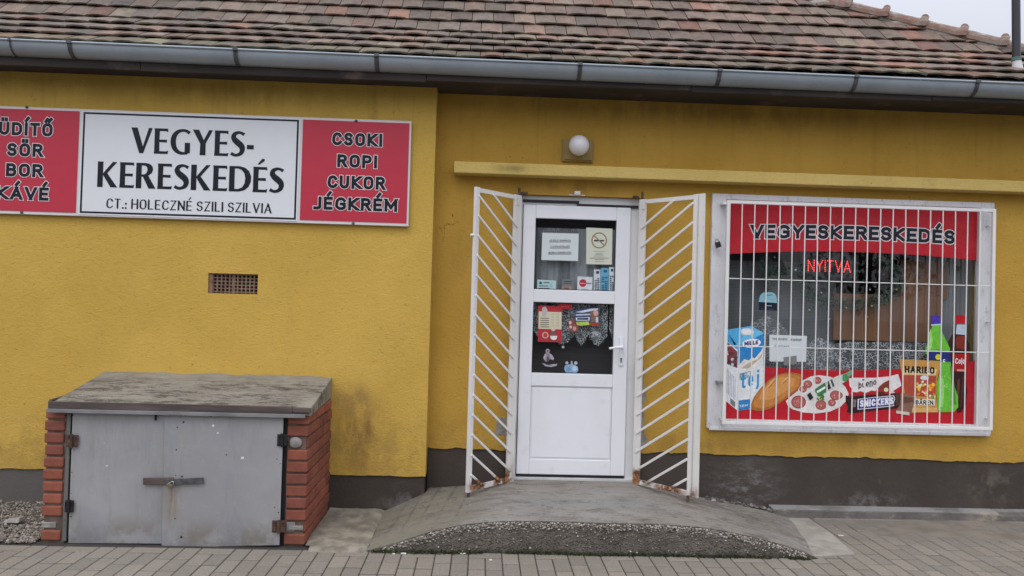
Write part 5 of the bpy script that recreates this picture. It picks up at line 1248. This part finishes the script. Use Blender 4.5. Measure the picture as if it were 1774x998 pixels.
# wafer bar
mb = MB()
poly(mb, z4([(45,545),(75,540),(235,540),(345,530),(415,512),(430,560),(440,600),(440,640),(350,660),(60,662),(72,630),(50,600)]), hexc(226,220,218), 4)
poly(mb, z4([(62,662),(75,645),(105,650),(130,640),(170,655),(215,635),(245,640),(265,615),(300,580),(350,555),(360,640),(350,662)]), hexc(176,40,42), 4.6)
poly(mb, z4([(272,610),(345,560),(355,640),(300,650)]), hexc(120,60,45), 5); poly(mb, e4(325,630,17,16), hexc(235,215,180), 5.4); poly(mb, e4(285,655,30,10), hexc(95,45,35), 5.2)
poly(mb, z4([(375,640),(440,600),(442,640),(400,655)]), hexc(176,40,42), 5)
ftext(mb, 'bueno', 1460+118/4.339, 530+622/4.339, 1460+252/4.339, 530+592/4.339, 11.5, hexc(60,35,35), 5.6, w=.15, sp=.08)
poly(mb, z4([(145,552),(160,550),(160,560),(146,562)]), hexc(35,30,30), 5.6); ftext(mb, 'Kinder', 1460+145/4.339, 530+566/4.339, 1460+215/4.339, 530+562/4.339, 3.2, hexc(150,30,35), 5.8, w=.14) if False else None
mb.build('wafer_bar_picture', PRINT, fl)
# chocolate bar
mb = MB()
poly(mb, z4([(20,672),(60,680),(230,668),(380,662),(425,655),(430,700),(418,745),(420,768),(250,785),(60,808),(30,795),(40,760),(20,715)]), hexc(48,32,32), 6)
poly(mb, z4([(110,700),(230,685),(385,672),(392,700),(380,735),(385,752),(240,768),(110,780)]), hexc(225,222,225), 6.6)
poly(mb, z4([(120,704),(230,690),(380,678),(386,702),(374,732),(378,747),(240,762),(117,774)]), hexc(40,50,130), 7)
ftext(mb, 'SNICKERS', 1460+128/4.339, 530+762/4.339, 1460+380/4.339, 530+738/4.339, 12.5, hexc(225,225,235), 7.6, w=.24, sp=.08)
poly(mb, z4([(398,665),(425,660),(428,745),(395,750)]), hexc(80,60,58), 6.8); poly(mb, z4([(70,700),(100,705),(95,760),(70,760),(80,730)]), hexc(120,110,108), 6.8)
mb.build('chocolate_bar_picture', PRINT, fl)
# fruit gum bag
mb = MB()
poly(mb, z4([(422,378),(440,402),(560,405),(735,415),(728,470),(705,560),(700,680),(716,800),(560,800),(515,806),(520,690),(450,650),(440,500),(430,450)]), hexc(200,150,80), 7)
poly(mb, z4([(450,470),(705,475),(695,520),(455,515)]), hexc(226,200,150), 7.4)
poly(mb, z4([(452,520),(700,525),(695,690),(470,670),(455,600)]), hexc(175,75,55), 7.6)
ftext(mb, 'HARIBO', 1460+465/4.339, 530+502/4.339, 1460+690/4.339, 530+512/4.339, 12.2, hexc(28,24,24), 8, w=.24, sp=.12)
for i in range(34):
    cx, cy = rnd.uniform(540,690), rnd.uniform(565,685)
    poly(mb, e4(cx, cy, rnd.uniform(9,17), rnd.uniform(8,12), rnd.uniform(0,180), n=8), rnd.choice([hexc(220,60,40),hexc(235,200,40),hexc(110,160,60),hexc(235,225,200),hexc(230,130,50),hexc(225,190,60)]), 8+i*.04)
poly(mb, e4(612,540,32,17), hexc(225,225,228), 9.6)
poly(mb, z4([(528,698),(690,702),(690,748),(528,745)]), hexc(228,222,205), 9.6)
ftext(mb, 'BÄREN', 1460+548/4.339, 530+741/4.339, 1460+680/4.339, 530+745/4.339, 8, hexc(30,26,24), 10, w=.2, sp=.12)
poly(mb, z4([(520,765),(716,765),(716,798),(520,800)]), hexc(214,170,100), 8)
poly(mb, z4([(430,660),(500,665),(545,690),(525,760),(500,822),(400,806),(405,770),(430,745)]), hexc(135,100,80), 10.2)
poly(mb, z4([(445,680),(520,690),(530,720),(450,735)]), hexc(105,72,58), 10.5); poly(mb, z4([(400,785),(500,800),(497,822),(398,806)]), hexc(205,195,180), 10.6)
mb.build('fruit_gum_bag_picture', PRINT, fl)
# cola bottle, then green bottle over it
mb = MB()
poly(mb, z4([(855,140),(925,140),(925,220),(945,280),(955,330),(955,360),(930,500),(925,560),(935,640),(925,740),(890,800),(860,805),(840,700),(825,500),(815,420),(790,270),(825,210),(850,200)]), hexc(52,26,26), 4)
poly(mb, z4([(848,70),(925,70),(927,132),(846,132)]), hexc(190,25,35), 5); poly(mb, z4([(856,140),(922,140),(924,218),(848,212)]), hexc(190,200,212), 5)
poly(mb, z4([(858,222),(915,225),(915,330),(850,320),(845,260)]), hexc(130,45,35), 5); poly(mb, z4([(822,360),(955,360),(935,500),(838,490)]), hexc(170,25,32), 5)
poly(mb, z4([(860,560),(880,540),(870,700),(855,690)]), hexc(110,60,55), 5); poly(mb, z4([(900,530),(915,530),(890,760),(880,760)]), hexc(85,45,45), 5)
ftext(mb, 'Cola', 1460+845/4.339, 530+436/4.339, 1460+918/4.339, 530+434/4.339, 10, hexc(230,225,225), 6, w=.16, sp=.06)
poly(mb, z4([(858,475),(915,477),(914,492),(858,490)]), hexc(215,150,150), 6)
mb.build('cola_bottle_picture', PRINT, fl)
mb = MB()
poly(mb, z4([(668,145),(735,145),(745,200),(775,260),(803,320),(806,420),(835,600),(862,680),(865,760),(835,795),(740,798),(712,780),(702,650),(705,580),(730,480),(735,420),(618,360),(622,310),(650,260),(660,200)]), hexc(108,190,58), 11)
poly(mb, z4([(664,75),(690,68),(728,75),(737,138),(662,145)]), hexc(75,55,165), 11.6); poly(mb, z4([(662,138),(738,134),(740,144),(662,150)]), hexc(190,205,215), 11.8)
poly(mb, z4([(636,345),(804,335),(806,420),(735,420),(715,408),(640,400)]), hexc(38,48,120), 11.6)
poly(mb, e4(714,384,21,21), hexc(215,215,50), 12); ftext(mb, 'c', 1460+752/4.339, 530+424/4.339, 1460+772/4.339, 530+424/4.339, 7.5, hexc(235,235,240), 12.2, w=.2)
poly(mb, z4([(645,200),(660,170),(672,260),(660,330),(645,330)]), hexc(160,220,110), 12)
poly(mb, z4([(720,600),(745,520),(760,600),(750,760),(728,760)]), hexc(150,215,110), 12)
poly(mb, z4([(800,450),(812,450),(840,620),(850,740),(832,740)]), hexc(75,150,45), 12); poly(mb, z4([(620,338),(700,326),(804,338),(804,345),(700,334),(622,345)]), hexc(80,160,50), 12)
for i in range(14): poly(mb, e4(rnd.uniform(735,800), rnd.uniform(500,680), rnd.uniform(4,9), 3, rnd.uniform(0,180), n=6), hexc(165,220,135), 12.3+i*.02)
mb.build('green_bottle_picture', PRINT, fl)

# ------------------------------------------------------------------ things in the window
def paper(name, label, cat, px, Y, col, items=(), parent=None, mat=None, thick=.0008):
    """a flat notice: outline in photograph points, then printed items (points, colour) or text tuples"""
    root = thing(name, label, cat, (P(*px[0], Y).x, Y, P(*px[2], Y).z))
    mb = MB(); mb.prism(pp(px, Y), Y, Y+thick, col); mb.build('sheet', mat or PAPER, root)
    if items:
        mb = MB()
        for i, it in enumerate(items):
            if it[0] == 'T': _, s, xa, ya, xb, yb2, hp_, c, k = it; A = P(xa,ya,Y); B = P(xb,yb2,Y); text(mb, s, A.x, B.x, A.z, hp_/FPX*(CAMD+Y), Y-.001-.0002*i, c, slope=(B.z-A.z)/(B.x-A.x), **k)
            else: mb.flat(pp(it[0], Y), Y-.001-.0002*i, it[1])
        mb.build('print', mat or PAPER, root)
    return root
ls = thing('led_sign', 'lit red LED sign reading nyitva hanging inside the shop window', 'LED sign', (2.4, .09, 1.78))
a = pr(1388,438,1486,483,.10); mb = MB(); mb.box(a[0], a[1], .09, .12, a[2], a[3]); mb.build('housing', LEDBOX, ls, bev=.003)
mb = MB(); Y_ = .088; A = P(1399,470,Y_); B = P(1474,472,Y_); st_, tw = layout('NYITVA', .95, .13, .12); kx = (B.x-A.x)/tw; hh = 21/FPX*(CAMD+Y_)
for pts, cl in st_:
    for (p, q) in zip(pts[:-1], pts[1:]):
        l = math.hypot((q[0]-p[0])*kx, (q[1]-p[1])*hh); n_ = max(1, round(l/.0135))
        for i in range(n_+1):
            f_ = i/n_; mb.ball((A.x+(p[0]+(q[0]-p[0])*f_)*kx, Y_, A.z+(p[1]+(q[1]-p[1])*f_)*hh-.001), .0043, 6, 4)
mb.build('led_letters', LEDM, ls)
Y_ = .026
G_ = hexc(70,75,95)
paper('handwritten_note', 'white handwritten note stuck inside the window above the loaf picture', 'note', [(1333,580),(1398,582),(1396.5,627),(1333,626)], .0155, (.66,.70,.72),
      [('T','Szaloncukor', 1338, 589, 1364, 589.5, 4.6, G_, dict(w=.12)), ('T','kapható', 1370, 590, 1391, 591, 4.6, G_, dict(w=.12)), ('T','készpénz', 1342, 602, 1367, 602.5, 4.8, G_, dict(w=.12)), ([(1357,619),(1380,616),(1380,631),(1358,632)], hexc(130,132,128))])
paper('opening_sticker', 'small sticker with rounded light blue top and dark lower half in the window', 'sticker', [(1314.5,537),(1314.5,522),(1317,512),(1322,507),(1336,506),(1343,509),(1346,517),(1346,538.5)], .0165, hexc(140,185,198),
      [([(1314.5,523),(1346,525),(1346,538.5),(1314.5,537)], hexc(22,30,48)), ([(1326,529),(1337,529.5),(1337,530.5),(1326,530)], hexc(180,190,195)), ([(1319,534.5),(1340,535.5),(1340,536),(1319,535)], hexc(110,120,130)), ([(1327,511),(1338,510),(1338,511.5),(1327,512.5)], hexc(70,120,150))], mat=PRINT)
# garland with baubles
gd = thing('christmas_garland', 'dark green tinsel garland with small baubles hung behind the window glass', 'garland', (2.5, .1, 1.5))
gp = [(1330,436),(1322,460),(1332,492),(1350,470),(1375,462),(1392,490),(1405,515),(1440,524),(1478,528),(1512,522),(1540,512),(1556,494),(1548,462),(1520,444)]
Y_ = .13; mb = MB(); pts3 = [P(x, y, Y_) for x, y in gp]
for i in range(len(pts3)-1):
    a, b = pts3[i], pts3[i+1]
    for k_ in range(170):
        p = a.lerp(b, rnd.random())+Vector((rnd.gauss(0,.026), rnd.gauss(0,.008), rnd.gauss(0,.026))); dv = Vector((rnd.uniform(-1,1), rnd.uniform(-.4,.4), rnd.uniform(-1,1))).normalized()*rnd.uniform(.016,.036); sd_ = Vector((-dv.z, 0, dv.x))*.16
        mb.add([p-sd_, p+sd_, p+dv], [(0,1,2)], rnd.choice([(.015,.05,.02),(.012,.035,.016),(.03,.07,.03),(.05,.08,.045)]))
mb.build('tinsel', TINSEL, gd)
mb = MB(); mb.tube(pts3, .004, 5, (.015,.03,.015)); mb.build('wire', TINSEL, gd)
bl = [(1342,446,.010,(.35,.35,.36)),(1361,457,.013,(.35,.03,.05)),(1378,468,.012,(.6,.6,.62)),(1386,470,.010,(.08,.12,.35)),(1365,486,.013,(.40,.33,.18)),(1408,498,.008,(.35,.04,.04)),(1423,508,.012,(.35,.35,.36)),(1464,519,.008,(.05,.45,.2)),(1466,534,.012,(.42,.28,.08)),(1402,538,.014,(.38,.36,.12)),(1551,475,.009,(.08,.08,.4)),(1531,476,.009,(.3,.05,.09)),(1507,502,.009,(.5,.5,.45)),(1510,531,.013,(.4,.34,.2)),(1553,502,.012,(.38,.3,.18)),(1437,553,.008,(.5,.5,.52)),(1516,497,.008,(.35,.35,.36)),(1503,549,.007,(.6,.6,.5))]
for x, y, r, c in bl:
    p = P(x, y, .105); mb = MB(); mb.ball(p, r*.85, 10, 8, c); mb.tube([p+Vector((0,0,r*.8)), p+Vector((0,0,r*1.6+.012))], .0012, 5, (.2,.2,.2)); mb.build('bauble', BAUB, gd)

# ------------------------------------------------------------------ notices on the shop door
DYP = SY+.0262
z5 = lambda l: [(900+x/5.87, 350+y/5.87) for x, y in l]
z6 = lambda l: [(900+x/5.87, 500+y/5.87) for x, y in l]
def t5(s, x0, y0, x1, hz_, c, w=.16): return ('T', s, 900+x0/5.87, 350+y0/5.87, 900+x1/5.87, 350+y0/5.87, hz_/5.87, c, dict(w=w))
GK = (.06,.065,.07); PW = (.62,.68,.67)
u5 = lambda x0, y, x1, h=4: z5([(x0,y),(x1,y),(x1,y+h),(x0,y+h)])
paper('door_notice', 'white notice with three underlined lines at the upper left of the door pane', 'notice', z5([(232,312),(602,322),(595,600),(222,590)]), DYP, PW,
      [t5('AZ ÜZLET DOHÁNYZÓ',305,400,520,17,GK), (u5(300,405,522), GK), t5('Z UTÁN KÖTELEZŐ',315,462,508,17,GK), (u5(312,467,510), GK), t5('JELEN A DOHÁNYZÁS',292,523,526,17,GK), (u5(290,528,528), GK)])
bn2 = [(z5([(225+i*22,290),(240+i*22,291),(238+i*22,312),(228+i*22,310)]), (.10,.09,.10)) for i in range(17)]
paper('garland_strip', 'narrow strip of dark lettering along the top edge of the white notice', 'strip', z5([(222,288),(605,292),(603,318),(222,312)]), DYP+.0012, hexc(110,112,118), bn2)
cr = ell(900+810/5.87, 350+391/5.87, 80/5.87, 82/5.87, n=28); ci = ell(900+810/5.87, 350+391/5.87, 67/5.87, 70/5.87, n=28)
paper('no_smoking_notice', 'cream no smoking notice with a crossed out cigarette in a brown ring', 'notice', z5([(680,260),(945,272),(940,637),(678,632)]), DYP, hexc(205,208,190),
      [(cr, hexc(150,120,100)), (ci, hexc(205,208,190)), (z5([(757,384),(803,385),(803,402),(757,401)]), GK), (z5([(818,385),(860,386),(860,402),(818,402)]), GK), (z5([(752,345),(762,337),(868,440),(859,449)]), hexc(150,120,100))]
      + [(u5(750-k_[0],k_[1],870+k_[0],3), hexc(130,132,120)) for k_ in ((0,500),(-25,520),(-20,532),(-5,548))] + [(u5(715,568,905,4), hexc(120,120,110)), (u5(765,583,858,4), hexc(130,132,120)), (u5(765,605,858,3), hexc(140,140,130))])
paper('address_card', 'small pale blue card with dark text in the lower left of the upper pane', 'card', z5([(182,788),(372,800),(368,905),(178,897)]), DYP, hexc(172,200,200),
      [(ell(900+215/5.87, 350+824/5.87, 2.6, 2.4), hexc(60,90,100)), (u5(245,815,305,9), GK), (u5(198,850,290,8), GK), (u5(192,874,305,7), GK), (u5(310,835,330,4), hexc(90,120,130)), (u5(310,857,330,4), hexc(90,120,130))])
paper('brown_card', 'grey and brown card between the pale card and the red dot sticker', 'card', z5([(438,782),(558,786),(555,900),(425,895)]), DYP, hexc(110,115,115),
      [(u5(450,805,530,7), hexc(60,60,62)), (u5(450,825,530,6), hexc(70,72,75)), (z5([(435,855),(532,855),(530,892),(430,890)]), hexc(150,125,112)), (u5(450,872,500,10), hexc(60,50,48))])
paper('payment_sticker', 'white sticker with a red dot and a short grey line of text', 'sticker', z5([(590,757),(743,763),(740,912),(586,906)]), DYP, hexc(200,202,206),
      [(ell(900+644/5.87, 350+824/5.87, 38/5.87, 39/5.87), hexc(170,40,52)), t5('nyitva',618,832,672,14,hexc(225,200,200)), (u5(680,822,730,9), hexc(90,90,95)), (u5(630,888,700,4), hexc(150,150,152))], mat=PRINT)
def stripes(x0, y0, x1, y1, base, c, name, label):
    it = [(z5([(x0+(x1-x0)*.35,y0+18),(x0+(x1-x0)*.8,y0+18),(x0+(x1-x0)*.8,y0+45),(x0+(x1-x0)*.35,y0+45)]), c)]; y = y0+90
    while y < y1-15:
        for k_ in range(2):
            if rnd.random() < .9: it.append((z5([(x0+8+k_*(x1-x0-12)*.48,y),(x0+6+(k_+.85)*(x1-x0-12)*.5,y),(x0+6+(k_+.85)*(x1-x0-12)*.5,y+rnd.uniform(8,15)),(x0+8+k_*(x1-x0-12)*.48,y+12)]), c))
        y += 21
    paper(name, label, 'sticker', z5([(x0,y0),(x1,y0+2),(x1-2,y1),(x0-2,y1-2)]), DYP, base, it, mat=PRINT)
stripes(757,685,822,914, hexc(190,200,208), hexc(50,60,75), 'price_strip', 'white sticker strip with dark blocks, left of the blue one')
stripes(828,672,906,916, hexc(95,160,190), hexc(50,90,125), 'price_strip', 'light blue sticker strip between the two white ones')
stripes(911,662,964,918, hexc(190,202,208), hexc(50,58,72), 'price_strip', 'white sticker strip at the right edge of the upper pane')
paper('price_poster', 'red and cream poster with a small price table in the lower door pane', 'poster', z6([(192,170),(432,182),(430,546),(186,540)]), DYP, hexc(176,52,60),
      [(z6([(196,232),(428,240),(427,415),(192,408)]), hexc(205,200,172)), (z6([(230,195),(260,180),(285,215),(270,285),(225,285)]), hexc(185,175,172))]
      + [(z6([(212,y),(300,y+2),(300,y+9),(212,y+8)]), hexc(80,72,70)) for y in (296,318,340,362,384)]
      + [(z6([(x,y),(x+26,y),(x+26,y+10),(x,y+10)]), hexc(190,182,160)) for x in (325,375) for y in (255,285,315,345,375)]
      + [(ell(900+262/5.87, 500+474/5.87, 33/5.87, 34/5.87), hexc(215,170,160)), (ell(900+262/5.87, 500+474/5.87, 22/5.87, 24/5.87), hexc(180,70,70)), (z6([(310,480),(385,480),(375,515),(345,525),(318,512)]), hexc(225,222,215)), (z6([(325,410),(365,410),(370,478),(315,478)]), hexc(120,90,85)), (ell(900+342/5.87, 500+410/5.87, 4, 3.6), hexc(215,190,180))])
paper('red_sticker', 'plain red sticker touching the top right of the red and cream poster', 'sticker', z6([(398,152),(528,158),(525,212),(412,208)]), DYP-.0016, hexc(165,38,45), [(z6([(420,178),(500,180),(500,186),(420,184)]), hexc(190,90,90))], mat=PRINT)
paper('ice_cream_sticker', 'blue and white slanted sticker with a yellow-green strip below it', 'sticker', z6([(560,225),(700,190),(810,195),(815,345),(600,375),(560,330)]), DYP, hexc(60,75,105),
      [(z6([(565,240),(720,205),(800,200),(800,215),(640,245)]), hexc(200,205,212)), (z6([(572,262),(720,255),(720,270),(572,276)]), hexc(185,190,200)), (z6([(572,295),(715,290),(712,325),(575,325)]), hexc(215,218,222)), (z6([(585,300),(700,296),(700,318),(585,318)]), hexc(45,55,85)),
       (z6([(572,340),(700,335),(720,368),(620,378),(585,370)]), hexc(170,195,90)), (z6([(705,350),(815,350),(815,375),(712,375)]), hexc(165,60,40)), (z6([(720,230),(800,220),(805,340),(725,345)]), hexc(125,100,85)), (ell(900+775/5.87, 500+248/5.87, 4.5, 5), hexc(205,160,145)), (z6([(775,290),(800,290),(800,345),(775,345)]), hexc(190,195,205))], mat=PRINT)
paper('window_cling', 'small red and white figure sticker left of the slanted blue sticker', 'window cling', z6([(500,320),(530,300),(555,330),(600,380),(590,440),(520,440),(495,400)]), DYP-.0004, hexc(140,70,68), [(ell(900+515/5.87, 500+345/5.87, 2.4, 3), hexc(200,190,185)), (ell(900+560/5.87, 500+405/5.87, 3, 4), hexc(190,150,145)), (ell(900+520/5.87, 500+390/5.87, 2.5, 2.5), hexc(190,180,175))], mat=PRINT)
paper('window_cling', 'black outlined round sticker on the lace below the slanted blue sticker', 'window cling', z6([(705,460),(760,430),(810,440),(830,470),(810,495),(730,492)]), DYP, hexc(150,155,158), [(z6([(708,465),(735,450),(745,470),(720,485)]), GK), (z6([(755,470),(800,450),(820,475),(800,488),(765,490)]), (.15,.15,.16)), (ell(900+785/5.87, 500+468/5.87, 2.6, 1.7), hexc(190,190,195))], mat=PRINT)
WC = hexc(168,160,168)
paper('window_cling', 'white snowman sticker at the lower left of the dark door pane', 'window cling', ell(900+287/5.87, 500+635/5.87, 21/5.87, 23/5.87), DYP, WC,
      [(z6([(265,655),(305,655),(350,710),(345,730),(310,715),(290,745),(262,742),(240,700)]), hexc(140,128,138)), (z6([(305,660),(330,672),(352,712),(335,728),(318,712)]), WC), (z6([(255,665),(272,672),(262,730),(243,712)]), WC), (z6([(228,758),(300,772),(385,765),(375,785),(320,798),(262,788)]), WC), (z6([(262,765),(330,778),(320,783),(270,775)]), hexc(70,62,72)), (ell(900+287/5.87, 500+635/5.87, 1.6, 1.8), hexc(90,80,88)), (z6([(282,690),(298,690),(296,745),(280,745)]), hexc(80,70,80))], mat=PRINT)
paper('window_cling', 'light blue sticker of two round figures low in the dark door pane', 'window cling', z6([(455,805),(470,775),(520,770),(560,775),(595,800),(598,835),(575,860),(535,862),(525,850),(500,864),(470,850),(458,825)]), DYP, hexc(140,170,198),
      [(ell(900+482/5.87, 500+755/5.87, 2.6, 2.6), hexc(185,170,175)), (ell(900+572/5.87, 500+757/5.87, 3, 2.8), hexc(185,180,185)), (ell(900+498/5.87, 500+822/5.87, 4, 4), hexc(110,145,180)), (ell(900+558/5.87, 500+815/5.87, 4.2, 4.6), hexc(175,198,215)), (z6([(522,740),(536,735),(540,775),(524,780)]), hexc(165,180,190))], mat=PRINT)
paper('window_cling', 'tiny white snow dot sticker just below the lace in the door pane', 'window cling', ell(900+443/5.87, 500+595/5.87, 2.4, 2.4), DYP, hexc(170,165,160), (), mat=PRINT)

# ------------------------------------------------------------------ house across the street, seen only as a reflection in the panes
hs = thing('house_opposite', 'dark roofed house across the street, mirrored in the upper door pane', 'house', (0, -24, -.13))
mb = MB(); mb.box(-14, 11, -30, -24, -.13, 3.0); mb.build('wall', simple('opposite_wall', (.16,.15,.145), .9), hs)
mb = MB(); mb.add([(-14.6,-23.4,2.9),(11.6,-23.4,2.9),(11.6,-27,5.9),(-14.6,-27,5.9),(-14.6,-30.6,2.9),(11.6,-30.6,2.9)], [(1,0,3,2),(3,4,5,2),(0,1,5,4),(0,4,3),(1,2,5)]); mb.build('roof', simple('opposite_roof', (.035,.03,.042), .8), hs)
for k_ in range(6):
    mb = MB(); x = -12+k_*4; mb.box(x, x+1.2, -24.001, -23.96, 1.0, 2.4); mb.build('window', simple('opposite_pane', (.05,.055,.06), .2), hs)
mb = MB()
for (cx, cy, rr2, n_) in ((15,-24,3.2,1),(-18,-25,3.5,1)):
    tree = thing('tree', ('bare dark tree right of' if cx > 0 else 'bare dark tree left of')+' the house across the street, reflected only', 'tree', (cx, cy, -.13))
    t1 = MB(); t1.tube([(cx,cy,-.13),(cx+.1,cy,1.5),(cx,cy,3.0),(cx+.2,cy,5)], [.22,.17,.12,.03], 8); t1.build('trunk', simple('bark', (.06,.05,.04), .9), tree)
    t2 = MB()
    for i in range(900):
        d_ = Vector((rnd.gauss(0,1),rnd.gauss(0,1),rnd.gauss(0,1))).normalized()*rr2*rnd.random()**.4; c = Vector((cx,cy,4.2))+Vector((d_.x,d_.y,d_.z*.8)); s_ = rnd.uniform(.1,.25); u_ = Vector((rnd.uniform(-1,1),rnd.uniform(-1,1),rnd.uniform(-1,1)))*s_; v_ = Vector((rnd.uniform(-1,1),rnd.uniform(-1,1),rnd.uniform(-1,1)))*s_
        t2.add([c, c+u_, c+u_+v_, c+v_], [(0,1,2,3)])
    t2.build('crown', simple('foliage', (.05,.065,.03), .9), tree)

# ------------------------------------------------------------------ groups of look-alikes
for o in COL.objects:
    if o.parent is None and 'category' in o:
        if o['category'] == 'window cling': o['group'] = 'window clings on the lower door pane'
        if o.name.startswith('price_strip'): o['group'] = 'sticker strips on the upper door pane'
        if o['category'] == 'litter': o['group'] = 'white scraps on the pavement'
